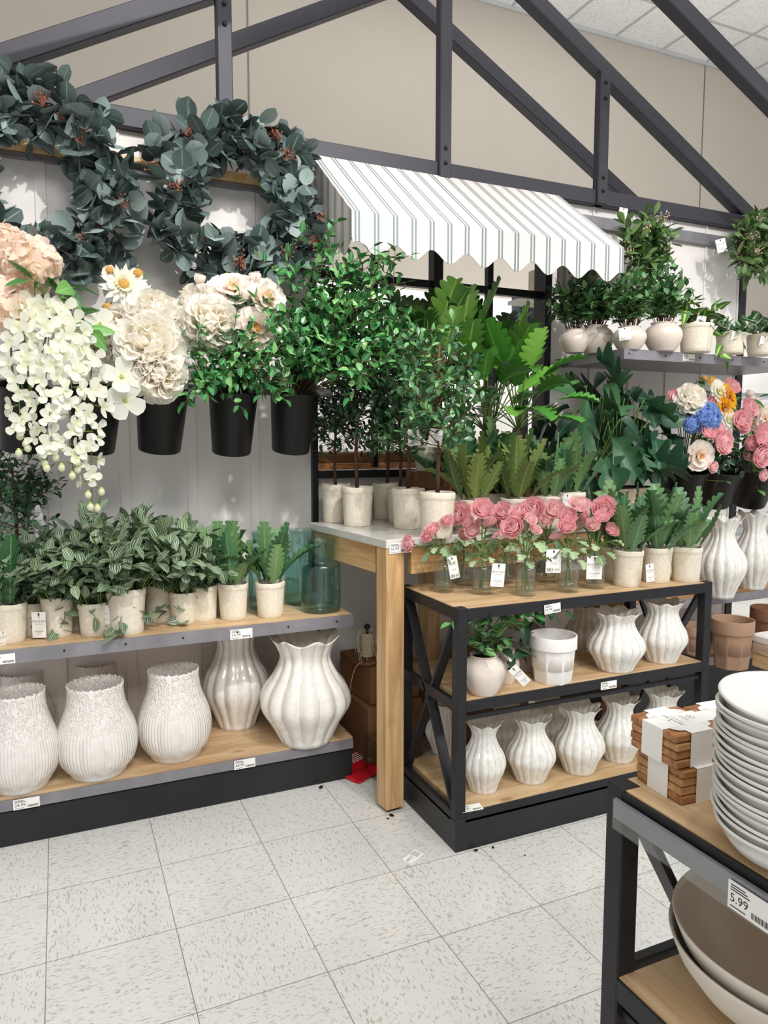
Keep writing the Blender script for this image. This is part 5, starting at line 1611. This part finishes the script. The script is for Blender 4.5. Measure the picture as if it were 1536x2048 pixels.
# ------------------------------------------------------------------ pink ranunculus in glass bottles, on the rack top
def bottle_mesh():
    mb = MB(); R = 1.0
    o = [(.9, 0), (1.0, .02), (1.0, .10), (1.0, 1.9), (.96, 2.02), (.84, 2.14), (.62, 2.24), (.48, 2.32), (.47, 2.56), (.52, 2.60), (.54, 2.66), (.52, 2.70)]
    i = [(.43, 2.70), (.40, 2.60), (.40, 2.34), (.58, 2.20), (.80, 2.08), (.90, 1.96), (.92, 1.86), (.92, .45), (.85, .36), (.02, .34)]
    mb.lathe(o + i, 24, lambda a, t, r, z: (r * (1 + .012 * (abs(math.cos(4 * a)) - .5)), z), True, True)
    return mb.mesh('bottle', M['clear'])


BOT = bottle_mesh()
HEADS = [(915.6, 1031, 25), (930, 1017, 21), (966, 1021, 23), (1005, 1026, 20), (1039, 1026, 19), (1067, 1021, 24), (1107.6, 1023, 23), (1160, 1013, 23), (1207.5, 1017.5, 23), (866.7, 1060, 15), (854, 1072, 12), (893, 1041, 13),
         (971, 1047, 20), (940, 1046, 15), (946.5, 1064, 17), (927, 1070, 14), (1028, 1055.6, 23), (1000, 1076, 14), (1008, 1047, 15), (1068, 1060, 15), (1115, 1074, 15), (1135, 1034, 18), (1169.5, 1031, 18), (1202, 1036, 15), (1134, 1054, 17),
         (1164.6, 1049, 19), (1186, 1050.7, 15), (1222.5, 1061, 15), (819.5, 1087, 16), (1093, 1044, 14), (1060, 1040, 14)]
BOTTLES = [(887, 1187, 42, 1.955, 'glass bottle of pink ranunculus nearest the left rack corner, one bloom drooping aside'), (963, 1191, 41, None, 'glass bottle of pink ranunculus, second from the left at the front of the rack top'),
           (1050, 1194, 42, None, 'glass bottle of pink ranunculus right above the top price label, nearest the viewer'), (1135, 1187, 42, None, 'glass bottle of pink ranunculus left of the upright cream tag'),
           (1188, 1179, 41, None, 'glass bottle of pink ranunculus behind the upright cream tag, beside the lobed plants'), (928, 1172, 38, None, 'glass bottle of pink ranunculus in the rear, between the first two front bottles'),
           (1010, 1168, 38, None, 'glass bottle of pink ranunculus in the rear behind a cream tag'), (1091, 1166, 40, None, 'glass bottle of pink ranunculus in the rear behind the barcode tag')]
T_RL = [leaf(lobed(3, .45), 18, 2, 1, .8, b, .2, .5, .05, .1) for b in (-.9, -.4)]
bots = []
for i, (px, py, wpx, _, lb) in enumerate(BOTTLES):
    c, r = stand(px, py, RT + .0005, wpx)
    t = thing('flower_arrangement', lb, 'flowers', c, 0, 'pink ranunculus in glass bottles')
    b = part('bottle', BOT, None, t); b.scale = (r, r, r * 1.32); b.rotation_euler = (0, 0, i * .7)
    mb = MB(); mb.lathe([(.90 * r, .36 * r * 1.32), (.905 * r, .42 * r * 1.32), (.905 * r, .9 * r * 1.32)], 24, None, True, True); part('water', mb, M['water'], t)
    bots.append((t, c, r, px, []))
for (px, py, rp) in HEADS:
    best = min(bots, key=lambda b: abs(b[3] - px) + 12 * len(b[4]) + (20 if b in bots[5:] and py > 1045 else 0) + (14 if b in bots[:5] and py < 1030 else 0))
    best[4].append((px, py, rp))
for i, (t, c, r, bx, hs) in enumerate(bots):
    g = random.Random(i + 7); ms = MB(); ml = MB(); H = r * 1.32 * 2.7
    for (px, py, rp) in hs:
        dd = depth(c) + g.uniform(-.05, .03) - (.03 if py > 1050 else 0)
        p = _O + (_fw + _rt * (px - 768) / FPX - _up * (py - 1024) / FPX) * dd - c
        R = rp * dd / FPX * 1.12
        ax = V3(p[0] * 1.4, p[1] * 1.2, .07) + rv(g, .03) - .075 * V3(c[0], c[1], 0) / np.linalg.norm(c[:2])
        if px < 830: ax = V3(-.9, -.2, .1)
        ax /= np.linalg.norm(ax)
        hd = head(t, RAN[g.randrange(3)] if g.random() < .75 else RANP, p, ax, R * .95, g.random() * 6, (('sepals', SEPM),))
        e = p - ax * R * .45; m = V3(p[0] * .25, p[1] * .25, H * 1.05)
        ms.tube(np.concatenate([bez((g.uniform(-.5, .5) * r, g.uniform(-.5, .5) * r, .5 * r), (0, 0, H * .7), (g.uniform(-.2, .2) * r, g.uniform(-.2, .2) * r, H), 6), bez((g.uniform(-.1, .1) * r, 0, H), m, e, 8)[1:]]), .0022, 6)
    for k in range(13):
        a = 2.4 * k + i; q = g.uniform(.5, 1.0)
        e = V3(.065 * q * math.cos(a), .065 * q * math.sin(a), H + g.uniform(-.012, .06))
        ms.tube(bez((0, 0, H * .97), (0, 0, H + .03), e, 6), .0013, 5)
        ml.put(g.choice(T_RL), xf(e - .012 * V3(math.cos(a), math.sin(a), 0), V3(math.cos(a), math.sin(a), g.uniform(-.7, .3)), V3(0, 0, 1) + rv(g, .25), g.uniform(.035, .052)), g.random())
    part('stems', ms, M['stem'], t); part('leaves', ml, M['ran_leaf'], t)
for (bi, px, py, rot, kind, w_, h_) in ((0, 903, 1113, (.05, -.2, -.25), 'back', .033, .074), (1, 998, 1127, (.0, .08, -.3), 'front', .044, .075), (3, 1108, 1099, (0, .02, -.35), 'back', .050, .076), (4, 1190, 1112, (0, .02, -.35), 'front', .053, .078), (6, 1047, 1094, (0, .03, -.3), 'front', .048, .055)):
    tag_at(bots[bi][0], px, py, .05 if bi not in (6,) else -.02, rot, kind, w_, h_)

# ------------------------------------------------------------------ hanging black buckets
def bucket(px, ptop, pbot, wtop, wbot, Y, label, group, lean=.10, dx=0.0):
    """tilted tapered pail: rim centre seen at (px, ptop), base centre at (px+dx, pbot)"""
    top = at(px, ptop, Y=Y); bot = at(px + dx, pbot, Y=Y + lean)
    k = mpp(top); ax = top - bot; L = np.linalg.norm(ax)
    t = thing('flower_bucket', label, 'bucket', bot, 0, group)
    R1, R0 = wtop * k / 2, wbot * k / 2
    mb = MB(); mb.lathe([(R0 * .96, 0), (R0, .004), (R1, L), (R1 * 1.02, L + .002), (R1 * 1.02, L + .006), (R1 * .97, L + .006), (R1 * .96, L), (R0 * .95, .01)], 48, None, True, True)
    b = part('pail', mb, M['bucket'], t); b.matrix_local = Matrix(zx((0, 0, 0), ax).tolist())
    mb = MB(); hh = top - bot; rl = at(px, ptop, Y=2.61) - bot
    mb.bar(hh + V3(0, R1 * .9, -.005), V3(hh[0], rl[1] - .0015 + .0, hh[2] - .005), .03, .01); part('hook', mb, M['bucket'], t)
    return t, top, ax / L, R1


g_ = 'black buckets on the left rail'
BK = []
for (px, pt, pb, wt, wb, dx, lb) in ((325, 778, 900, 104, 84, -6, 'black bucket of big white peonies, second right of the wisteria'), (467, 782, 905, 98, 78, -4, 'black bucket below the cream peonies and trailing green leaves'),
                                     (590, 785, 902, 98, 76, -9, 'black bucket of tall green branches, rightmost on the left rail'), (192, 778, 901, 104, 84, -6, 'black bucket half hidden behind the wisteria blossoms'),
                                     (48, 776, 897, 106, 88, -6, 'black bucket at the left photo edge under the peach hydrangeas')):
    BK.append(bucket(px, pt, pb, wt, wb, 2.50, lb, g_, .05, dx))
g_ = 'black buckets on the right rail'
BK2 = []
for (px, lb) in ((1372, 'tilted black bucket on the right rail, nearest the split leaf plants'), (1440, 'tilted black bucket on the right rail, middle one below the mixed bouquet'), (1512, 'tilted black bucket at the right photo edge below the pink bouquet')):
    BK2.append(bucket(px, 935, 1006, 92, 68, 2.48, lb, g_, .06, -18))


def stem_flower(name, label, cat, grp, head_px, Y, R_px, axis, mesh, src, extra=(), nleaf=3, lsize=.07, mat='stem', lm='flow_leaf', buds=(), sc3=None, start=0.0):
    """one artificial stem: empty at its foot in the bucket, head(s) where the photo shows them"""
    g = random.Random(int(head_px[0][0] * 13 + head_px[0][1]))
    b = src[1] - src[2] * .09 + V3(g.uniform(-.03, .03), g.uniform(-.02, .02), 0)
    t = thing(name, label, cat, b, 0, grp)
    ms = MB(); ml = MB()
    first = None
    for j, (px, py) in enumerate(head_px):
        p = at(px, py, Y=Y[j] if isinstance(Y, (list, tuple)) else Y)
        R = (R_px[j] if isinstance(R_px, (list, tuple)) else R_px) * mpp(p); p = p - b
        ax = V3(*(axis[j] if isinstance(axis, list) else axis)); ax = ax / np.linalg.norm(ax)
        head(t, mesh[j % len(mesh)] if isinstance(mesh, list) else mesh, p, ax, R, g.random() * 6, extra)
        e = p - ax * R * .3
        P = bez((0, 0, 0), V3(e[0] * .25, e[1] * .3, max(e[2], .05) * .85), e, 10); ms.tube(P, np.linspace(.004, .0028, 10), 6)
        for k in range(nleaf):
            q = P[4 + (k * 2) % 5]; a = g.random() * 6.28
            ml.put(g.choice(T_OV + T_LANCE), xf(q, V3(math.cos(a), -abs(math.sin(a)) * .7, .35), V3(0, -.3, 1), lsize * g.uniform(.8, 1.2)), g.random())
    for (px, py, yy, rp) in buds:
        p = at(px, py, Y=yy); R = rp * mpp(p); p = p - b
        head(t, BUDM, p, (g.uniform(-.3, .3), -.4, 1), R, g.random() * 6, (('sepals', SEPM),), 'bud'); ms.tube(bez((0, 0, .02), V3(p[0] * .3, p[1] * .3, p[2] * .8), p - V3(0, 0, R * .4), 8), .0025, 6)
    part('stem', ms, M[mat], t)
    if nleaf: part('leaves', ml, M[lm], t)
    return t


PB = BK[0]
g_ = 'white peony stems in the left buckets'
for (px, py, R, Y, ax, lb) in ((300, 694, 62, 2.40, (-.1, -1, .25), 'white peony at the middle of its cluster, largest and facing the viewer'), (318, 750, 49, 2.38, (.05, -1, -.05), 'lowest white peony, resting over the bucket rim'),
                               (306, 636, 52, 2.46, (.1, -.8, .7), 'white peony with a yellowish heart at the top of its cluster'), (246, 652, 42, 2.5, (-.7, -.8, .3), 'white peony at the left of its cluster, partly behind the middle one'),
                               (352, 648, 40, 2.52, (.7, -.7, .3), 'white peony in the gap between the two big clusters'), (418, 650, 54, 2.42, (.1, -1, .15), 'wide white peony right of the main cluster, with small tan heart'),
                               (402, 606, 40, 2.5, (-.1, -.5, 1), 'white peony just above the wide one on the right'), (205, 690, 40, 2.5, (-.5, -.9, .2), 'white peony behind the wisteria leaves'), (256, 700, 40, 2.47, (-.6, -.9, .0), 'white peony half covered at the left by dogwood blossoms')):
    stem_flower('peony_stem', lb, 'flower', g_, [(px, py)], Y, R, ax, PEO[(px + py) % 3], PB if px < 380 else BK[1], (), 2)
g_ = 'cream peony stems in the left buckets'
CB = BK[1]
for (hp, Y, R, ax, bd, lb) in (([(466, 582)], 2.47, 38, (-.2, -.7, .7), [(398, 562, 2.47, 20), (402, 578, 2.44, 16)], 'cream peony stem with two closed buds at its left'),
                               ([(532, 598)], 2.45, 33, (.35, -1, .35), [(511, 558, 2.46, 20)], 'cream peony with a golden heart and a bud above it'),
                               ([(511, 660)], 2.42, 35, (.1, -1, .2), [(491, 681, 2.40, 19)], 'lower cream peony with a golden heart above the trailing leaves'),
                               ([(548, 645)], 2.47, 22, (.6, -.8, .3), [(489, 590, 2.42, 20)], 'small cream peony half hidden by the green branches')):
    stem_flower('peony_stem', lb, 'flower', g_, hp, Y, R, ax, PECM, CB, (('stamens', STA),), 7, .1, buds=bd)

# daisies and straw balls
DAI = layered(50, 1.0, (16, 18, 18), PT_THIN + PT_THIN + PT_FLAT[:1], .4, .5, .3, .5, .05, .9).mesh('flower_head', M['wist'])
CON = MB(); g = random.Random(2); CON.ball((0, 0, 0), 1, 12, 8)
for k in range(90):
    z = 1 - 2 * (k + .5) / 90; a = 2.4 * k; r = math.sqrt(1 - z * z); CON.ball((r * math.cos(a), r * math.sin(a), z), .13, 5, 3)
CONM = CON.mesh('cone', M['cone'])
SPK = MB()
for k in range(12): SPK.put(PT_THIN[0], xf((0, 0, -.6), (math.cos(k * .52), math.sin(k * .52), .5 * (k % 2) - .2), (0, 0, 1), 1.9), .6)
SPKM = SPK.mesh('bract', M['flow_leaf'])
g_ = 'scabious stems behind the white peonies'
DB = BK[0]
stem_flower('scabious_stem', 'white daisy-like flower with a straw coloured cone above the white peonies', 'flower', g_, [(247, 570)], 2.5, 34, (0, -1, .3), DAI, DB, (), 2, .05)
for o in [c for c in bpy.data.objects if c.name.startswith('scabious_stem')]:
    for h in [c for c in o.children if c.name.startswith('flower_head')]:
        q = part('cone', CONM, None, h); q.scale = (.36, .36, .3)
stem_flower('scabious_stem', 'straw coloured seed ball with green bracts, upper left of the white daisy', 'flower', g_, [(218, 541)], 2.52, 9, (0, -.6, .8), CONM, DB, (('bract', SPKM),), 2, .05)
stem_flower('scabious_stem', 'straw coloured seed ball with green bracts, upper right of the white daisy', 'flower', g_, [(276, 548)], 2.52, 10, (0, -.8, .6), CONM, DB, (('bract', SPKM),), 2, .05)
stem_flower('scabious_stem', 'half open pale scabious just above the topmost white peony', 'flower', g_, [(285, 590)], 2.5, 24, (.2, -.8, .5), DAI, DB, (), 1, .04)
stem_flower('scabious_stem', 'small orange tan seed ball low at the left of the white daisy', 'flower', g_, [(215, 615)], 2.5, 9, (-.5, -.8, .3), CONM, DB, (('bract', SPKM),), 1, .04)

# hydrangeas
def hydrangea(seed, n=50):
    g = random.Random(seed); mb = MB()
    for k in range(n):
        z = 1 - 1.35 * (k + .5) / n; a = 2.4 * k; r = math.sqrt(max(0, 1 - z * z)); d = V3(r * math.cos(a), r * math.sin(a), z * .85)
        M0 = zx(d * g.uniform(.85, 1.0), d + rv(g, .25), .56, g.random() * 6)
        cv = g.random()
        for j in range(4):
            b = j * PI / 2; Mj = M0 @ xf((0, 0, 0), (math.cos(b), math.sin(b), .25), (0, 0, 1), .8)
            mb.put(PT_FLAT[j % 2], Mj, cv)
    return mb


HYD = [hydrangea(60 + k) for k in range(2)]; HYDM = [h.mesh('flower_head', M['hyd']) for h in HYD]; HYDB = hydrangea(66, 60).mesh('flower_head', M['hyd_blue'])
g_ = 'peach hydrangea stems'
stem_flower('hydrangea_stem', 'peach hydrangea head rising highest at the left photo edge', 'flower', g_, [(62, 527)], 2.44, 50, (.3, -1, .5), HYDM[0], BK[4], (), 2)
stem_flower('hydrangea_stem', 'peach hydrangea head cut by the photo edge, upper left of the wisteria', 'flower', g_, [(5, 500)], 2.5, 48, (-.2, -.8, .7), HYDM[1], BK[4], (), 2)
stem_flower('hydrangea_stem', 'cream hydrangea head at the photo edge, lowest one behind the wisteria', 'flower', g_, [(8, 612)], 2.42, 52, (-.2, -1, .2), HYDM[0], BK[4], (), 2)

# wisteria
def raceme(parent, pts, n, seed, base):
    g = random.Random(seed); P = np.array([at(x, y, Y=Y) for x, y, Y in pts]) - base
    L = np.linspace(0, 1, len(P)); mf = MB(); ms = MB(); mg = MB()
    Q = np.array([[np.interp(t, L, P[:, i]) for i in range(3)] for t in np.linspace(0, 1, 24)]); ms.tube(Q, .0016, 5)
    for k in range(n):
        t = (k + .5) / n; c = np.array([np.interp(t, L, P[:, i]) for i in range(3)])
        w = .036 * (1.15 - .5 * t)
        a = 2.4 * k; o = V3(math.cos(a), -abs(math.sin(a)) * .8 - .2, -.25 + g.uniform(-.2, .3)); o /= np.linalg.norm(o)
        s = c + o * w * .9 + rv(g, .004); ms.tube(np.stack([c, (c + s) / 2 + V3(0, 0, .004), s]), .0008, 4)
        if t < .86:
            sz = (.044 if t < .5 else .036) * g.uniform(.85, 1.15)
            M0 = zx(s, o + V3(0, -.4, .25) + rv(g, .2), sz, g.random() * 6)
            for j, b in enumerate((0, 2.2, 4.1, 1.1)):
                mf.put(PT_FLAT[j % 2], M0 @ xf((0, 0, 0), (math.cos(b), math.sin(b), .15 if j < 3 else .7), (0, 0, 1), .8 if j < 3 else .45), .35 + .5 * g.random())
            mg.ball(s - o * .003, .0035, 5, 4); mg.tube(np.stack([c, s]), .0009, 3)
        else:
            e = s + V3(0, 0, -.008); mf.ball(e, .010, 8, 6, .8, (1, 1, 1.15)); mg.ball(e + V3(0, 0, .009), .006, 6, 4); mg.tube(np.stack([c, e + V3(0, 0, .009)]), .0009, 3)
    r = part('raceme', mf, M['wist'], parent); part('rachis', ms, M['stem'], r); part('calyx', mg, M['bud_green'], r)


b = BK[4][1]
wt_ = thing('wisteria_spray', 'white wisteria with four long hanging racemes over the left buckets', 'flower', b)
raceme(wt_, [(72, 590, 2.40), (48, 640, 2.34), (36, 740, 2.31), (40, 840, 2.31), (56, 905, 2.32)], 26, 1, b)
raceme(wt_, [(110, 600, 2.40), (98, 660, 2.32), (92, 760, 2.29), (88, 870, 2.29), (96, 935, 2.3)], 29, 2, b)
raceme(wt_, [(120, 590, 2.40), (150, 680, 2.33), (142, 780, 2.30), (138, 880, 2.30), (148, 952, 2.31)], 28, 3, b)
raceme(wt_, [(140, 640, 2.42), (180, 730, 2.34), (186, 830, 2.31), (182, 930, 2.31), (184, 1012, 2.32)], 30, 4, b)
ml = MB(); ms = MB(); g = random.Random(12)
for (x0, y0, x1, y1) in ((95, 640, 150, 575), (110, 640, 60, 560), (130, 640, 185, 660), (120, 620, 165, 640)):
    twig(ml, ms, bez(at(x0, y0, Y=2.42) - b, at((x0 + x1) / 2, min(y0, y1) - 10, Y=2.40) - b, at(x1, y1, Y=2.37) - b, 7), T_OV, .078, .026, g, .25, .9, .4, .002, .001)
ms.tube(bez((0, 0, -.06), at(90, 690, Y=2.46) - b, at(110, 600, Y=2.40) - b, 10), .004, 6)
part('leaves', ml, M['flow_leaf'], wt_); part('stem', ms, M['stem'], wt_)

# dogwood
DOG = MB()
for j in range(4): DOG.put(PT_FLAT[j % 2], xf((0, 0, 0), (math.cos(j * PI / 2), math.sin(j * PI / 2), .18), (0, 0, 1), 1.0), .6 + .1 * j)
DOGM = DOG.mesh('flower_head', M['wist'])
DC = MB()
for k in range(14): DC.ball((.1 * math.cos(2.4 * k) * (k / 14), .1 * math.sin(2.4 * k) * (k / 14), .06), .045, 5, 3)
DCM = DC.mesh('centre', M['bud_green'])
stem_flower('dogwood_stem', 'dogwood branch with two large four petalled white flowers over a black bucket', 'flower', None, [(243, 754), (250, 800), (200, 648)], [2.35, 2.35, 2.4], [42, 42, 34], [(.15, -1, .35), (.1, -1, -.15), (.2, -1, .3)], DOGM, BK[3], (('centre', DCM),), 3, .05)

# ------------------------------------------------------------------ leafy green branches in the buckets
def branch(name, label, src, ends, n, size, mat, grp, seed, tmpl, gap=.02, spread=.06, cat='branch', sub=3):
    g = random.Random(seed); b = src[1] - src[2] * .05
    t = thing(name, label, cat, b, 0, grp); ml = MB(); ms = MB()
    for (px, py, Y) in ends:
        e0 = at(px, py, Y=Y) - b
        for k in range(n):
            e = e0 + rv(g, spread) * V3(1, .6, 1)
            e[1] = min(e[1], 2.82 - b[1])
            P = bez((0, 0, 0), V3(e[0] * .35, e[1] * .5, max(.1, e[2] * .8 + .05)), e, 12)
            twig(ml, ms, P, tmpl, size, gap, g, .45, .9, .7, .003, .001)
            for q in range(sub):
                m = P[g.randrange(5, 11)]; e2 = m + rv(g, .05) + V3(0, -.02, .02)
                twig(ml, ms, bez(m, (m + e2) / 2 + V3(0, 0, .012), e2, 6), tmpl, size, gap, g, .15, .9, .7, .0014, .0008)
    part('foliage', ml, M[mat], t); part('stems', ms, M['twig'], t)
    return t


g_ = 'green leafy branches in the left buckets'
branch('leafy_branch', 'spreading green branch reaching over the marble table, widest of its kind', BK[2], [(800, 640, 2.28), (760, 700, 2.24), (840, 690, 2.3), (700, 680, 2.26)], 9, .040, 'ficus', g_, 1, T_OV)
branch('leafy_branch', 'upright green branch rising highest in front of the awning end', BK[2], [(740, 520, 2.36), (700, 560, 2.4), (650, 545, 2.45), (760, 590, 2.36)], 7, .040, 'ficus', g_, 2, T_OV)
branch('leafy_branch', 'dense green branch directly above the rightmost bucket', BK[2], [(600, 640, 2.38), (640, 700, 2.34), (580, 700, 2.36), (660, 620, 2.38), (560, 740, 2.38)], 7, .038, 'ficus', g_, 3, T_OV)
branch('leafy_branch', 'trailing green branch hanging below the cream peonies', BK[1], [(420, 760, 2.38), (470, 740, 2.36), (520, 750, 2.38), (395, 790, 2.38), (440, 720, 2.37)], 5, .038, 'ficus', g_, 4, T_OV, .02, .03)
for (s_, e_) in (((610, 560, 2.45), (735, 470, 2.38)), ((620, 580, 2.45), (640, 500, 2.44))): pass

# ------------------------------------------------------------------ mixed bouquets at the right
g_ = 'mixed bouquets in the right buckets'
def bouquet(name, label, src, items, lm='flow_leaf', nl=26, lsz=.07, seed=1):
    g = random.Random(seed); b = src[1] - src[2] * .05; t = thing(name, label, 'bouquet', b, 0, g_); ms = MB(); ml = MB()
    for (mesh, px, py, Y, R, ax, ex) in items:
        p = at(px, py, Y=Y); R = R * mpp(p); p = p - b; ax = V3(*ax); ax /= np.linalg.norm(ax)
        head(t, mesh, p, ax, R, g.random() * 6, ex); e = p - ax * R * .35
        ms.tube(bez((0, 0, 0), V3(e[0] * .3, e[1] * .3, max(.05, e[2] * .7)), e, 9), .0025, 6)
    for k in range(nl):
        mesh, px, py, Y, R, ax, ex = items[k % len(items)]
        p = (at(px + g.uniform(-26, 26), py + g.uniform(0, 45), Y=Y + g.uniform(.0, .07)) - b); a = g.random() * 6.28
        ml.put(g.choice(T_LANCE + T_OV), xf(p, V3(math.cos(a), -abs(math.sin(a)), g.uniform(-.4, .5)), V3(0, -.4, 1), lsz * g.uniform(.7, 1.2)), g.random())
        ms.tube(bez((0, 0, 0), V3(p[0] * .3, p[1] * .3, p[2] * .7), p, 6), .0014, 5)
    part('stems', ms, M['stem'], t); part('leaves', ml, M[lm], t)
    return t


F_ = (0, -1, .25); SX = (('sepals', SEPM),)
YEL = layered(70, 1.0, (9, 11, 12), PT_THIN + PT_FLAT, .4, .7, .2, .5, .05, .6).mesh('flower_head', M['yellow'])
bouquet('mixed_bouquet', 'mixed bouquet with white peony, blue hydrangea and yellow daisies in the right buckets', BK2[0],
        [(PEO[0], 1380, 800, 2.36, 29, (-.2, -1, .3), ()), (HYDB, 1412, 836, 2.32, 26, F_, ()), (HYDB, 1382, 850, 2.34, 15, F_, ()), (YEL, 1458, 793, 2.36, 22, (.3, -1, .3), (('stamens', STA),)), (YEL, 1452, 812, 2.34, 18, F_, (('stamens', STA),)), (YEL, 1432, 768, 2.42, 14, (0, -.8, .5), (('stamens', STA),)),
         (DAI, 1438, 782, 2.36, 18, F_, ()), (CONM, 1409, 757, 2.42, 6, (0, -.6, .8), (('bract', SPKM),)), (RAN[0], 1350, 792, 2.4, 14, (-.5, -.8, .3), SX), (RAN[1], 1415, 862, 2.3, 19, F_, SX), (RAN[2], 1436, 860, 2.3, 17, (.3, -1, .2), SX),
         (RAN[0], 1418, 808, 2.38, 15, F_, SX), (RAN[0], 1442, 886, 2.28, 25, (.1, -1, .0), SX), (PECM[0], 1397, 912, 2.3, 24, (-.2, -1, -.1), (('stamens', STA),)), (DAI, 1458, 840, 2.32, 18, F_, ()), (RANP, 1424, 933, 2.28, 13, (0, -1, -.2), SX)], seed=1)
bouquet('mixed_bouquet', 'pink bouquet of ranunculus with white blooms at the right photo edge', BK2[2],
        [(RAN[0], 1462, 775, 2.40, 18, (0, -.9, .5), SX), (RAN[1], 1496, 816, 2.36, 20, F_, SX), (RAN[2], 1482, 842, 2.3, 21, (-.2, -1, .2), SX), (RAN[0], 1484, 852, 2.3, 16, (0, -1, 0), SX), (RAN[1], 1524, 875, 2.28, 26, F_, SX), (RAN[2], 1502, 886, 2.3, 16, (-.4, -1, 0), SX), (RAN[0], 1518, 912, 2.28, 25, (0, -1, -.1), SX),
         (RANP, 1500, 908, 2.32, 16, (-.5, -1, 0), SX), (PECM[1], 1510, 812, 2.4, 18, (.2, -.9, .4), (('stamens', STA),)), (PECM[0], 1530, 838, 2.36, 22, F_, (('stamens', STA),)), (BUDM, 1498, 790, 2.4, 13, (0, -.5, 1), SX), (RANP, 1524, 950, 2.28, 13, (0, -1, -.2), SX), (PECM[1], 1500, 842, 2.4, 18, F_, (('stamens', STA),))], seed=2)
branch('leafy_branch', 'dark leafy filler branch hanging over the right buckets', BK2[1], [(1440, 930, 2.32), (1480, 925, 2.34), (1400, 905, 2.36)], 3, .04, 'topiary_dark', g_, 9, T_OV, .024, .04)
